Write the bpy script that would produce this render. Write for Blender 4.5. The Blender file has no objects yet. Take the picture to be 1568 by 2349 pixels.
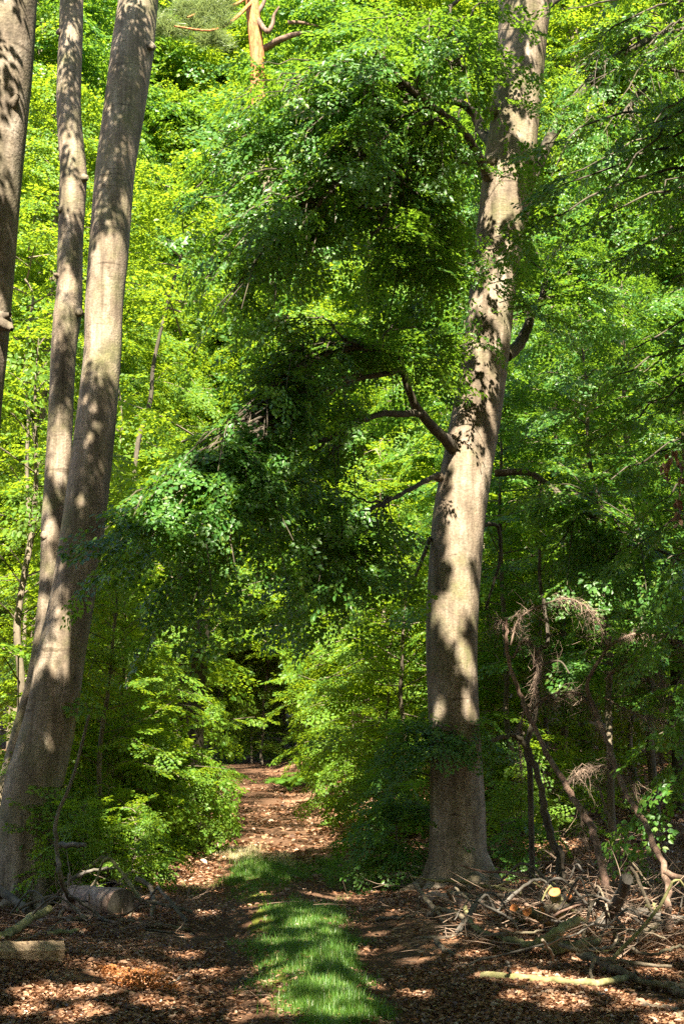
import bpy, math, random
import numpy as np
from mathutils import Vector

# ------------------------------------------------------------------ camera, sky, sun, exposure
C = bpy.context.scene.collection
SC = bpy.context.scene
F = 3270.0                      # focal length in units of the 1568 x 2349 reading of the photograph
TILT = math.atan((1720 - 1174.5) / F)
CAMZ = 1.6
cam_d = bpy.data.cameras.new('camera'); cam = bpy.data.objects.new('camera', cam_d); C.objects.link(cam)
cam.location = (0, 0, CAMZ); cam.rotation_euler = (math.pi / 2 + TILT, 0, 0)
cam_d.sensor_fit = 'VERTICAL'; cam_d.sensor_height = 36.0; cam_d.lens = 36.0 * F / 2349
cam_d.clip_end = 600; cam_d.clip_start = 0.1
SC.camera = cam
SUN_AZ = math.atan2(-0.03, -0.95)      # from the viewer's back, a little to the left
SUN_EL = math.radians(50)
S = np.array([math.sin(SUN_AZ) * math.cos(SUN_EL), math.cos(SUN_AZ) * math.cos(SUN_EL), math.sin(SUN_EL)])
W = bpy.data.worlds.new('World'); SC.world = W; W.use_nodes = True
wn = W.node_tree.nodes; wl = W.node_tree.links
sky = wn.new('ShaderNodeTexSky'); sky.sky_type = 'NISHITA'; sky.sun_disc = False
sky.sun_elevation = SUN_EL; sky.sun_rotation = SUN_AZ
wl.new(sky.outputs[0], wn['Background'].inputs[0]); wn['Background'].inputs[1].default_value = 0.058
sd = bpy.data.lights.new('sun', 'SUN'); sun = bpy.data.objects.new('sun', sd); C.objects.link(sun)
sd.energy = 5.0; sd.angle = math.radians(0.5); sd.color = (1.0, 0.91, 0.77)
sun.rotation_euler = Vector(S).to_track_quat('Z', 'Y').to_euler(); sun.location = (0, 0, 40)
SC.view_settings.view_transform = 'Standard'; SC.view_settings.look = 'None'
SC.view_settings.exposure = 2.8; SC.view_settings.gamma = 1.0
SC.view_settings.use_curve_mapping = False
cy = SC.cycles
cy.max_bounces = 10; cy.diffuse_bounces = 5; cy.glossy_bounces = 2; cy.transmission_bounces = 7
cy.use_denoising = False; cy.use_adaptive_sampling = False; cy.sample_clamp_indirect = 1.5; cy.caustics_reflective = False; cy.caustics_refractive = False

rng = np.random.default_rng(7)
ct, st = math.cos(TILT), math.sin(TILT)

# ------------------------------------------------------------------ terrain height
_w = [(rng.uniform(.15, 2.4), rng.uniform(0, 6.283), rng.uniform(0, 6.283)) for _ in range(22)]
def wob(x, y, s=1.0):
    r = 0 * x
    for f, a, p in _w:
        r = r + np.sin((x * math.cos(a) + y * math.sin(a)) * f * s * 2.2 + p) / (1 + f * 2.2)
    return r * 0.14
def sstep(a, b, x):
    t = np.clip((x - a) / (b - a), 0, 1); return t * t * (3 - 2 * t)
def track_x(Y):
    return 0.60 - 0.0824 * Y + 0.00012 * np.maximum(Y - 30, 0) ** 2
def gz(X, Y):
    X = np.asarray(X, float); Y = np.asarray(Y, float)
    s = X - track_x(Y)
    a = np.abs(s)
    base = 0.031 * (np.sqrt((np.minimum(Y, 56) - 22) ** 2 + 9) + (np.minimum(Y, 56) - 22)) / 2 - 0.02
    base = base + 0.10 * np.exp(-((Y - 21) / 1.6) ** 2) - 0.05 * np.exp(-((Y - 25) / 2.0) ** 2)
    far = np.maximum(Y - 62, 0)
    base = base + 0.0016 * far ** 2 * sstep(0, 40, far)
    # track: two ruts and a raised strip between
    inner = np.exp(-(s / .35) ** 2) * 0.05 - 0.05 * (np.exp(-((s - .72) / .28) ** 2) + np.exp(-((s + .72) / .28) ** 2))
    inner = inner * sstep(30, 14, Y)
    bank = (0.55 * sstep(1.0, 3.2, s) + 0.45 * sstep(-1.1, -3.4, s)) * sstep(18, 27, Y) * (1 - .5 * sstep(50, 60, Y))
    slope = 0.06 * np.maximum(s - 3, 0) * sstep(20, 40, Y) + 0.05 * np.maximum(-s - 3, 0) * sstep(20, 40, Y)
    n = wob(X, Y, 1.0) * (0.35 + 0.65 * sstep(.8, 2.5, a)) * .5
    return base + inner + bank + slope + n

# photograph reading -> point in the place, at a given distance or standing h above the ground
def ray(x, y):
    u = (x - 784) / F; v = (1174.5 - y) / F
    return np.array([u, ct - v * st, st + v * ct])
def at(x, y, Y):
    d = ray(x, y); return d * (Y / d[1]) + np.array([0, 0, CAMZ])
def on(x, y, h=0.0):
    d = ray(x, y)
    lo = 3.0
    Ys = np.arange(4.0, 90, 0.05); P = d[None] * (Ys / d[1])[:, None]; P[:, 2] += CAMZ
    k = np.nonzero(P[:, 2] <= gz(P[:, 0], P[:, 1]) + h)[0]
    return P[k[0]] if len(k) else P[-1]
def px2m(px, Y): return px / F * Y * 1.02

# ------------------------------------------------------------------ mesh builder
class MB:
    def __init__(s): s.V = []; s.Q = []; s.T = []; s.mq = []; s.mt = []; s.n = 0
    def add(s, V, Q=None, T=None, m=0):
        V = np.asarray(V, float).reshape(-1, 3)
        if Q is not None and len(Q): s.Q.append(np.asarray(Q) + s.n); s.mq.append(np.full(len(Q), m))
        if T is not None and len(T): s.T.append(np.asarray(T) + s.n); s.mt.append(np.full(len(T), m))
        s.V.append(V); s.n += len(V)
    def mesh(s, name, mats, smooth=True):
        V = np.concatenate(s.V) if s.V else np.zeros((0, 3))
        Q = np.concatenate(s.Q) if s.Q else np.zeros((0, 4), int)
        T = np.concatenate(s.T) if s.T else np.zeros((0, 3), int)
        me = bpy.data.meshes.new(name)
        me.vertices.add(len(V)); me.vertices.foreach_set('co', V.astype(np.float32).ravel())
        me.loops.add(Q.size + T.size)
        me.loops.foreach_set('vertex_index', np.concatenate([Q.ravel(), T.ravel()]).astype(np.int32))
        me.polygons.add(len(Q) + len(T))
        ls = np.concatenate([np.arange(len(Q)) * 4, Q.size + np.arange(len(T)) * 3]).astype(np.int32)
        me.polygons.foreach_set('loop_start', ls)
        mi = np.concatenate([np.concatenate(s.mq) if s.mq else np.zeros(0), np.concatenate(s.mt) if s.mt else np.zeros(0)]).astype(np.int32)
        me.polygons.foreach_set('material_index', mi)
        me.polygons.foreach_set('use_smooth', np.full(len(Q) + len(T), bool(smooth)))
        for m in (mats if isinstance(mats, (list, tuple)) else [mats]): me.materials.append(m)
        me.update(calc_edges=True); me.validate()
        return me
    def build(s, name, mats, parent=None, smooth=True, origin=None):
        if origin is not None:
            s.V = [v - np.asarray(origin) for v in s.V]
        o = bpy.data.objects.new(name, s.mesh(name, mats, smooth)); C.objects.link(o)
        if parent: o.parent = parent
        if origin is not None: o.location = tuple(origin)
        return o

def smooth_path(P, k=6):
    P = np.asarray(P, float)
    if len(P) < 3: 
        t = np.linspace(0, 1, k + 1)[:, None]; return P[0] * (1 - t) + P[-1] * t
    Q = np.vstack([2 * P[0] - P[1], P, 2 * P[-1] - P[-2]]); out = []
    for i in range(len(P) - 1):
        a, b, c, d = Q[i], Q[i + 1], Q[i + 2], Q[i + 3]
        for t in np.arange(k) / k:
            out.append(.5 * ((2 * b) + (c - a) * t + (2 * a - 5 * b + 4 * c - d) * t * t + (3 * b - a - 3 * c + d) * t ** 3))
    out.append(P[-1]); return np.array(out)
def resample(a, n):
    a = np.asarray(a, float); return np.interp(np.linspace(0, 1, n), np.linspace(0, 1, len(a)), a)

def tube(mb, P, R, sides=8, m=0, cap=False, lump=0.0, r=None, capm=None, flare=None):
    """A tapering tube along P. flare(i_frac, angles) scales single rings (root flare, burrs)."""
    P = np.asarray(P, float); n = len(P); R = resample(R, n) if np.ndim(R) else np.full(n, float(R))
    T = np.gradient(P, axis=0); T /= np.linalg.norm(T, axis=1)[:, None] + 1e-9
    ref = np.array([0, 0, 1.0]) if abs(T[0][2]) < .8 else np.array([0, -1.0, 0])
    ang = np.arange(sides) * 2 * math.pi / sides
    N = np.zeros((n, 3)); v = np.cross(T[0], ref)
    for i in range(n):
        v = v - T[i] * np.dot(v, T[i]); v /= np.linalg.norm(v) + 1e-9; N[i] = v
    B = np.cross(T, N)
    rr = R[:, None] * np.ones((1, sides))
    if lump and r is not None:
        ph = r.uniform(0, 6.28, 4)
        z = np.cumsum(np.r_[0, np.linalg.norm(np.diff(P, axis=0), axis=1)])[:, None] / (R.mean() * 2 + 1e-6)
        rr = rr * (1 + lump * (np.sin(2 * ang + ph[0] + z * .6) * .5 + np.sin(3 * ang + ph[1] - z * .9) * .4 + np.sin(ang + ph[2] + z * 1.7) * .4 + np.sin(5 * ang + z * .3 + ph[3]) * .25))
    if flare is not None: rr = rr * flare(np.arange(n) / (n - 1), ang)
    V = P[:, None] + rr[:, :, None] * (np.cos(ang)[None, :, None] * N[:, None] + np.sin(ang)[None, :, None] * B[:, None])
    i = np.arange(n - 1)[:, None] * sides; j = np.arange(sides)[None]; k = (j + 1) % sides
    Q = np.stack([i + j, i + k, i + sides + k, i + sides + j], -1).reshape(-1, 4)
    mb.add(V.reshape(-1, 3), Q, m=m)
    if cap:
        for e, ring in ((0, V[0]), (n - 1, V[-1])):
            c = ring.mean(0); t = [[0, 1 + a, 1 + (a + 1) % sides] if e else [0, 1 + (a + 1) % sides, 1 + a] for a in range(sides)]
            mb.add(np.vstack([c, ring]), T=t, m=m if capm is None else capm)

def box(mb, lo, hi, m=0):
    a, b = np.array(lo), np.array(hi)
    V = [[(a, b)[i][0], (a, b)[j][1], (a, b)[k][2]] for i in (0, 1) for j in (0, 1) for k in (0, 1)]
    mb.add(V, [[0, 1, 3, 2], [4, 6, 7, 5], [0, 4, 5, 1], [2, 3, 7, 6], [0, 2, 6, 4], [1, 5, 7, 3]], m=m)

# ------------------------------------------------------------------ materials
def mat(name):
    m = bpy.data.materials.new(name); m.use_nodes = True; nt = m.node_tree
    return m, nt.nodes, nt.links, nt.nodes['Principled BSDF']
def ramp(n, stops):
    r = n.new('ShaderNodeValToRGB'); e = r.color_ramp.elements
    while len(e) < len(stops): e.new(.5)
    for q, (p, c) in zip(e, stops): q.position = p; q.color = (*c, 1)
    return r
def tex(n, l, kind, scale, coord=None, **k):
    t = n.new(kind); t.inputs['Scale'].default_value = scale
    for a, b in k.items():
        if a in t.inputs: t.inputs[a].default_value = b
    if coord is not None: l.new(coord, t.inputs['Vector'])
    return t
def mapped(n, l, sc, out='Object'):
    c = n.new('ShaderNodeTexCoord'); m = n.new('ShaderNodeMapping'); m.inputs['Scale'].default_value = sc
    l.new(c.outputs[out], m.inputs[0]); return m.outputs[0]
def mixc(n, l, fac, a, b, mode='MIX'):
    x = n.new('ShaderNodeMix'); x.data_type = 'RGBA'; x.blend_type = mode
    for sock, v in ((x.inputs[0], fac), (x.inputs[6], a), (x.inputs[7], b)):
        if isinstance(v, (int, float)): sock.default_value = v
        elif isinstance(v, tuple): sock.default_value = (*v, 1)
        else: l.new(v, sock)
    return x.outputs[2]

def leaf_mat(name, stops, trans, tfac=.45, rough=.42, spec=.45):
    m, n, l, p = mat(name)
    g = n.new('ShaderNodeNewGeometry'); r = ramp(n, stops); l.new(g.outputs['Random Per Island'], r.inputs[0])
    tr = n.new('ShaderNodeBsdfTranslucent')
    hs = n.new('ShaderNodeHueSaturation'); 
    l.new(mixc(n, l, .55, r.outputs[0], trans), tr.inputs[0])
    l.new(r.outputs[0], p.inputs['Base Color']); p.inputs['Roughness'].default_value = rough
    p.inputs['Specular IOR Level'].default_value = spec
    mx = n.new('ShaderNodeMixShader'); mx.inputs[0].default_value = tfac
    l.new(p.outputs[0], mx.inputs[1]); l.new(tr.outputs[0], mx.inputs[2])
    l.new(mx.outputs[0], n['Material Output'].inputs[0]); n.remove(hs)
    return m
M_leaf = leaf_mat('beech_leaf', [(0, (.030, .105, .018)), (.5, (.055, .145, .020)), (.93, (.085, .175, .024)), (1, (.13, .18, .03))], (.32, .52, .02), .47, .42, .40)
M_young = leaf_mat('young_beech_leaf', [(0, (.045, .120, .012)), (.5, (.090, .180, .014)), (1, (.13, .215, .02))], (.48, .62, .02), .5, .5, .32)
M_grass = leaf_mat('grass_blade', [(0, (.040, .110, .014)), (.6, (.075, .175, .020)), (.9, (.12, .21, .03)), (1, (.32, .27, .12))], (.30, .48, .03), .4)
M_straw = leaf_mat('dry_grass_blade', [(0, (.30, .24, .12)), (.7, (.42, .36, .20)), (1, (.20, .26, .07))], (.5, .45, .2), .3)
M_fern = leaf_mat('fern_frond', [(0, (.05, .13, .015)), (1, (.09, .19, .025))], (.35, .55, .03), .45)
M_needle = leaf_mat('pine_needle', [(0, (.10, .15, .05)), (1, (.16, .21, .08))], (.45, .55, .15), .4)
M_litter = leaf_mat('dead_leaf', [(0, (.042, .023, .014)), (.25, (.105, .053, .028)), (.5, (.19, .098, .050)), (.75, (.28, .150, .080)), (.92, (.34, .21, .13)), (1, (.40, .31, .22))], (.45, .16, .05), .18, .55, .3)
M_bracken = leaf_mat('dead_bracken', [(0, (.16, .06, .02)), (1, (.38, .16, .05))], (.6, .2, .04), .3, .7, .2)

def mm2(n, l, o, k):
    q = n.new('ShaderNodeMath'); q.operation = 'MULTIPLY'; q.inputs[1].default_value = k; l.new(o, q.inputs[0]); return q.outputs[0]
def bark_mat(name, dark, mid, light, green=.25, zs=.25, scale=7, bump=.5, lines=True, crack=.0):
    m, n, l, p = mat(name)
    v = mapped(n, l, (1, 1, zs)); vo = mapped(n, l, (1, 1, 1))
    vl = mapped(n, l, (.8, .8, 5.5))
    n1 = tex(n, l, 'ShaderNodeTexNoise', scale, v, Detail=9.0, Roughness=.62)
    n2 = tex(n, l, 'ShaderNodeTexNoise', 1.9, vo, Detail=7.0, Roughness=.7)
    n3 = tex(n, l, 'ShaderNodeTexNoise', 42, vo, Detail=3.0)
    r1 = ramp(n, [(.28, dark), (.5, mid), (.72, light)]); l.new(n1.outputs[0], r1.inputs[0])
    r2 = ramp(n, [(.48, (0, 0, 0)), (.68, (1, 1, 1))]); l.new(n2.outputs[0], r2.inputs[0])
    mm = n.new('ShaderNodeMath'); mm.operation = 'MULTIPLY'; mm.inputs[1].default_value = green; l.new(r2.outputs[0], mm.inputs[0])
    col = mixc(n, l, mm.outputs[0], r1.outputs[0], (.115, .115, .045))
    r3 = ramp(n, [(.35, (.72, .72, .72)), (.65, (1.12, 1.12, 1.12))]); l.new(n3.outputs[0], r3.inputs[0])
    col = mixc(n, l, .8, col, r3.outputs[0], 'MULTIPLY')
    h = n1.outputs[0]
    vk = mapped(n, l, (5, 5, .35)); n5 = tex(n, l, 'ShaderNodeTexNoise', 1.6, vk, Detail=6.0, Roughness=.7); r7 = ramp(n, [(.36, (.52, .5, .46)), (.5, (1, 1, 1)), (.68, (1.25, 1.22, 1.18))]); l.new(n5.outputs[0], r7.inputs[0])
    col = mixc(n, l, .8, col, r7.outputs[0], 'MULTIPLY')
    n6 = tex(n, l, 'ShaderNodeTexNoise', 3.2, vo, Detail=8.0, Roughness=.72); r8 = ramp(n, [(.55, (0, 0, 0)), (.60, (1, 1, 1))]); l.new(n6.outputs[0], r8.inputs[0])
    col = mixc(n, l, mm2(n, l, r8.outputs[0], .38), col, (.055, .05, .03))
    if lines:   # fine horizontal wrinkles and lenticels of beech bark
        n4 = tex(n, l, 'ShaderNodeTexNoise', 2.6, vl, Detail=4.0, Roughness=.55, Distortion=.6)
        r4 = ramp(n, [(.30, (.35, .32, .28)), (.36, (1, 1, 1))]); l.new(n4.outputs[0], r4.inputs[0])
        col = mixc(n, l, .75, col, r4.outputs[0], 'MULTIPLY')
        vs = mapped(n, l, (9, 9, 26)); vv = tex(n, l, 'ShaderNodeTexVoronoi', 1.0, vs)
        r5 = ramp(n, [(.10, (.4, .36, .32)), (.17, (1, 1, 1))]); l.new(vv.outputs['Distance'], r5.inputs[0])
        col = mixc(n, l, .55, col, r5.outputs[0], 'MULTIPLY')
    if crack:
        vc = mapped(n, l, (2.2, 2.2, .55)); vd = tex(n, l, 'ShaderNodeTexVoronoi', 5.0, vc); vd.feature = 'DISTANCE_TO_EDGE'
        r6 = ramp(n, [(.02, (.25, .22, .2)), (.12, (1, 1, 1))]); l.new(vd.outputs[0], r6.inputs[0])
        col = mixc(n, l, crack, col, r6.outputs[0], 'MULTIPLY'); h = vd.outputs[0]
    l.new(col, p.inputs['Base Color']); p.inputs['Roughness'].default_value = .85; p.inputs['Specular IOR Level'].default_value = .25
    b = n.new('ShaderNodeBump'); b.inputs['Strength'].default_value = bump; b.inputs['Distance'].default_value = .02
    ad = n.new('ShaderNodeMath'); ad.operation = 'MULTIPLY_ADD'; ad.inputs[1].default_value = .35; l.new(n3.outputs[0], ad.inputs[0]); l.new(h, ad.inputs[2])
    l.new(ad.outputs[0], b.inputs['Height']); l.new(b.outputs[0], p.inputs['Normal'])
    return m
M_bark = bark_mat('beech_bark', (.075, .056, .036), (.185, .144, .099), (.305, .252, .192), .8, bump=1.0)
M_bark_old = bark_mat('rough_beech_bark', (.055, .042, .030), (.15, .12, .085), (.30, .255, .20), .3, .6, 5, .9)
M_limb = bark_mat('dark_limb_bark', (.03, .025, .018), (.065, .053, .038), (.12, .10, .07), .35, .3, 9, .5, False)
M_back = bark_mat('background_bark', (.06, .05, .035), (.13, .105, .07), (.21, .17, .12), .4, .3, 5, .5, False)
M_pine = bark_mat('pine_bark', (.20, .075, .028), (.42, .17, .062), (.52, .25, .11), 0, .5, 7, .8, False, .5)
M_dead = bark_mat('dead_spruce_bark', (.06, .036, .026), (.14, .085, .06), (.27, .19, .14), .15, .3, 14, .8, False)
M_stick = bark_mat('fallen_branch_bark', (.060, .046, .030), (.135, .106, .072), (.24, .195, .14), .4, .3, 12, .6, False)
M_moss_stick = bark_mat('mossy_branch_bark', (.10, .095, .04), (.19, .18, .07), (.32, .28, .17), .8, .3, 10, .6, False)
M_dark_stick = bark_mat('dark_branch_bark', (.045, .04, .034), (.09, .08, .066), (.16, .14, .115), .3, .3, 12, .6, False)  # darker bark tone for some branches and the flaking log's far end
M_log = bark_mat('flaking_log_bark', (.11, .065, .045), (.30, .20, .15), (.42, .31, .245), .15, .5, 9, .9, False, .6)
M_twig = mat('bare_twig')[0]; M_twig.node_tree.nodes['Principled BSDF'].inputs['Base Color'].default_value = (.17, .118, .08, 1)
M_twig.node_tree.nodes['Principled BSDF'].inputs['Roughness'].default_value = .9
M_rtwig = mat('dry_spruce_twig')[0]
_n = M_rtwig.node_tree.nodes; _g = _n.new('ShaderNodeNewGeometry'); _r = ramp(_n, [(0, (.07, .048, .035)), (.6, (.16, .108, .074)), (1, (.33, .24, .17))])
M_rtwig.node_tree.links.new(_g.outputs['Random Per Island'], _r.inputs[0]); M_rtwig.node_tree.links.new(_r.outputs[0], _n['Principled BSDF'].inputs['Base Color'])
_n['Principled BSDF'].inputs['Roughness'].default_value = .9

def cut_mat():
    m, n, l, p = mat('fresh_cut_wood')
    c = n.new('ShaderNodeTexCoord'); v = n.new('ShaderNodeVectorMath'); v.operation = 'LENGTH'; l.new(c.outputs['Object'], v.inputs[0])
    ns = tex(n, l, 'ShaderNodeTexNoise', 30, c.outputs['Object'], Detail=4.0)
    a = n.new('ShaderNodeMath'); a.operation = 'MULTIPLY_ADD'; a.inputs[1].default_value = .012; l.new(ns.outputs[0], a.inputs[0]); l.new(v.outputs['Value'], a.inputs[2])
    s = n.new('ShaderNodeMath'); s.operation = 'SINE'; k = n.new('ShaderNodeMath'); k.operation = 'MULTIPLY'; k.inputs[1].default_value = 700
    l.new(a.outputs[0], k.inputs[0]); l.new(k.outputs[0], s.inputs[0])
    r = ramp(n, [(0, (.36, .11, .022)), (.6, (.52, .19, .045)), (1, (.58, .25, .075))]); l.new(s.outputs[0], r.inputs[0])
    rr = ramp(n, [(.004, (.35, .16, .06)), (.02, (1, 1, 1))]); l.new(v.outputs['Value'], rr.inputs[0])
    l.new(mixc(n, l, .8, r.outputs[0], rr.outputs[0], 'MULTIPLY'), p.inputs['Base Color']); p.inputs['Roughness'].default_value = .8
    return m
M_cut = cut_mat()
def wood_mat():
    m, n, l, p = mat('split_wood')
    v = mapped(n, l, (1.2, 12, 12)); a = tex(n, l, 'ShaderNodeTexNoise', 4, v, Detail=8.0, Roughness=.65, Distortion=.4)
    r = ramp(n, [(.35, (.07, .045, .025)), (.5, (.27, .19, .11)), (.7, (.40, .30, .18))]); l.new(a.outputs[0], r.inputs[0])
    l.new(r.outputs[0], p.inputs['Base Color']); p.inputs['Roughness'].default_value = .85
    b = n.new('ShaderNodeBump'); b.inputs['Strength'].default_value = .8; b.inputs['Distance'].default_value = .02; l.new(a.outputs[0], b.inputs['Height']); l.new(b.outputs[0], p.inputs['Normal'])
    return m
M_wood = wood_mat()
def soil_mat(name, stops, sc, leafy=True, moss=False):
    m, n, l, p = mat(name)
    v = mapped(n, l, (1, 1, 1))
    vo = tex(n, l, 'ShaderNodeTexVoronoi', sc, v, Randomness=1.0)
    no = tex(n, l, 'ShaderNodeTexNoise', 1.3, v, Detail=6.0, Roughness=.65)
    nf = tex(n, l, 'ShaderNodeTexNoise', 60, v, Detail=5.0, Roughness=.7)
    sep = n.new('ShaderNodeSeparateColor'); l.new(vo.outputs['Color'], sep.inputs[0])
    r = ramp(n, stops); l.new((sep.outputs[0] if leafy else nf.outputs[0]), r.inputs[0])
    rb = ramp(n, [(.3, (.55, .5, .45)), (.7, (1.1, 1.1, 1.1))]); l.new(no.outputs[0], rb.inputs[0])
    col = mixc(n, l, .85, r.outputs[0], rb.outputs[0], 'MULTIPLY')
    l.new(col, p.inputs['Base Color']); p.inputs['Roughness'].default_value = .95; p.inputs['Specular IOR Level'].default_value = .1
    b = n.new('ShaderNodeBump'); b.inputs['Strength'].default_value = .9; b.inputs['Distance'].default_value = .03
    l.new((vo.outputs['Distance'] if leafy else nf.outputs[0]), b.inputs['Height']); l.new(b.outputs[0], p.inputs['Normal'])
    return m
M_ground = soil_mat('leaf_mould', [(0, (.045, .028, .018)), (.3, (.12, .065, .038)), (.6, (.22, .115, .062)), (.85, (.32, .18, .10)), (1, (.40, .28, .19))], 16)
M_path = soil_mat('trodden_earth', [(.3, (.055, .029, .016)), (.5, (.115, .064, .036)), (.7, (.21, .135, .085))], 30, False)
M_mossg = soil_mat('moss', [(.3, (.06, .075, .012)), (.5, (.12, .135, .018)), (.7, (.20, .18, .035))], 40, False)

def empty(name, label, cat, loc=(0, 0, 0), group=None):
    o = bpy.data.objects.new(name, None); C.objects.link(o); o.location = tuple(loc); o.empty_display_size = .2
    o['label'] = label; o['category'] = cat
    if group: o['group'] = group
    return o
def tag(o, label=None, cat=None, group=None, kind=None):
    for k, v in (('label', label), ('category', cat), ('group', group), ('kind', kind)):
        if v: o[k] = v
    return o
def part(mb, name, mats, root, smooth=True):
    """Mesh built in place coordinates, hung under a thing whose Empty stands at root.location."""
    loc = np.array(root.location); mb.V = [v - loc for v in mb.V]
    return mb.build(name, mats, root, smooth)

# ------------------------------------------------------------------ ground, track, moss
def grid_sheet(xs, ys, f):
    X, Y = np.meshgrid(xs, ys); Z = f(X, Y)
    V = np.stack([X, Y, Z], -1).reshape(-1, 3); nx = len(xs)
    i = np.arange(len(ys) - 1)[:, None] * nx; j = np.arange(nx - 1)[None]
    return V, np.stack([i + j, i + j + 1, i + nx + j + 1, i + nx + j], -1).reshape(-1, 4)
xs = np.concatenate([np.linspace(-160, -20, 30)[:-1], np.linspace(-20, -6, 50)[:-1], np.linspace(-6, 5, 120), np.linspace(5, 20, 54)[1:], np.linspace(20, 160, 30)[1:]])
ys = np.concatenate([np.linspace(-80, 0, 20)[:-1], np.linspace(0, 7, 40)[:-1], np.linspace(7, 30, 210), np.linspace(30, 64, 110)[1:], np.linspace(64, 260, 50)[1:]])
mb = MB(); V, Q = grid_sheet(xs, ys, gz)
V[:, 2] = np.where(V[:, 1] > 130, np.minimum(V[:, 2], gz(V[:, 0] * 0, V[:, 1] * 0 + 130) + 1), V[:, 2])
mb.add(V, Q); tag(mb.build('ground', M_ground), kind='structure')

def strip(name, m, ys, left, right, lift, k=9):
    mb = MB(); rows = []
    for Y, a, b in zip(ys, left, right):
        s = np.linspace(a, b, k); X = track_x(Y) + s; rows.append(np.stack([X, X * 0 + Y, gz(X, X * 0 + Y) + lift], 1))
    V = np.concatenate(rows); i = np.arange(len(ys) - 1)[:, None] * k; j = np.arange(k - 1)[None]
    mb.add(V, np.stack([i + j, i + j + 1, i + k + j + 1, i + k + j], -1).reshape(-1, 4))
    return tag(mb.build(name, m), kind='structure')
pys = np.concatenate([np.arange(2, 30, .12), np.arange(30, 60, .4)])
rn = np.random.default_rng(3)
wid = .98 + .12 * np.sin(pys * 1.3) + rn.normal(0, .035, len(pys)) - .2 * sstep(28, 50, pys)
wid2 = .98 + .12 * np.sin(pys * 1.7 + 2) + rn.normal(0, .035, len(pys)) - .2 * sstep(28, 50, pys)
strip('path', M_path, pys, -wid, wid2, .010, 13)

# grass patches on the track's crown, read off the photograph: (x, y, rx, ry, blade density, height)
GP = [(598, 2012, 74, 28, 1.5, .16), (700, 2112, 78, 40, 1.0, .10), (708, 2190, 100, 40, 1.4, .11), (728, 2285, 108, 60, 1.6, .12), (775, 2340, 75, 35, 1.2, .12),
      (770, 2000, 70, 24, .9, .14), (560, 2052, 36, 16, .6, .07), (655, 2255, 70, 50, .7, .08), (655, 2140, 60, 26, .7, .08), (770, 2225, 30, 26, 3., .17), (450, 2045, 34, 14, .3, .08)]
MP = [(590, 2065, 48, 22), (615, 2120, 52, 40), (680, 2250, 85, 60), (740, 2310, 110, 70), (700, 2180, 100, 40), (600, 2030, 60, 20)]
mb = MB()
for q, (x, y, rx, ry) in enumerate(MP):
    ring = []
    for a in np.arange(28) * 2 * math.pi / 28:
        k = 1 + .16 * math.sin(3 * a + q) + .1 * math.sin(7 * a + 2 * q) + rn.normal(0, .05)
        p = on(x + rx * k * math.cos(a), y + ry * k * math.sin(a)); ring.append([p[0], p[1]])
    ring = np.array(ring); c = ring.mean(0); pts = [np.r_[c, 0]]; 
    R3 = []
    for f in (.35, .7, 1.0): R3.append(c + (ring - c) * f)
    P = np.vstack([c[None]] + R3); Z = gz(P[:, 0], P[:, 1]) + np.r_[.022, np.full(28, .022), np.full(28, .020), np.full(28, .002)] + q * .0015
    Q = []; T = [[0, 1 + a, 1 + (a + 1) % 28] for a in range(28)]
    for b in (0, 1):
        for a in range(28):
            Q.append([1 + b * 28 + a, 1 + (b + 1) * 28 + a, 1 + (b + 1) * 28 + (a + 1) % 28, 1 + b * 28 + (a + 1) % 28])
    mb.add(np.c_[P, Z], Q, T)
tag(mb.build('moss', M_mossg), kind='stuff')

# ------------------------------------------------------------------ leafy sprays
def leaf_shape(six):
    if six: return np.array([[0, 0, 0], [.30, .30, .05], [.68, .27, .05], [1, 0, -.04], [.68, -.27, .05], [.30, -.30, .05]]), [[0, 1, 2, 3], [0, 3, 4, 5]]
    return np.array([[0, 0, 0], [.5, .36, .05], [1, 0, -.03], [.5, -.36, .05]]), [[0, 1, 2, 3]]
def rotm(x, up):
    x = x / (np.linalg.norm(x, axis=-1, keepdims=True) + 1e-9)
    y = np.cross(up, x); y /= (np.linalg.norm(y, axis=-1, keepdims=True) + 1e-9)
    z = np.cross(x, y); return np.stack([x, y, z], -1)
def make_spray(r, L=.9, six=True, step=.075, leaf=.112, flat=.38):
    pos, d = [], []
    def run(p0, dr, ln):
        n = max(2, int(ln / step)); sgn = 1
        for i in range(n):
            t = (i + .7) / n; p = p0 + dr * ln * t + np.array([0, 0, -.10 * (ln * t) ** 2])
            sd = np.array([-dr[1], dr[0], 0]); sgn = -sgn
            pos.append(p); d.append(dr * .75 + sd * sgn * .8 + np.array([0, 0, r.normal(-.12, .2)]))
        pos.append(p0 + dr * ln); d.append(dr + np.array([0, 0, -.1]))
    run(np.zeros(3), np.array([1., 0, 0]), L)
    k = 13
    for i in range(k):
        t = .05 + .85 * i / k; sg = 1 if i % 2 else -1; a = sg * (math.radians(48) + r.normal(0, .12))
        dr = np.array([math.cos(a), math.sin(a), r.normal(-.05, .1)])
        run(np.array([L * t, 0, -.10 * (L * t) ** 2]), dr, L * (.52 * (1 - t) + .10) * r.uniform(.8, 1.2))
    pos, d = np.array(pos), np.array(d)
    up = np.array([0, 0, 1.]) + r.normal(0, flat, (len(pos), 3))
    R = rotm(d, up); sh, q = leaf_shape(six)
    s = leaf * r.uniform(.7, 1.2, len(pos))
    V = pos[:, None] + np.einsum('nij,kj->nki', R, sh) * s[:, None, None]
    nv = len(sh); Q = (np.array(q)[None] + (np.arange(len(pos)) * nv)[:, None, None]).reshape(-1, 4)
    return V.reshape(-1, 3), Q, nv
SPR = [make_spray(np.random.default_rng(s)) for s in range(8)]                                   # fine, near
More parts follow.
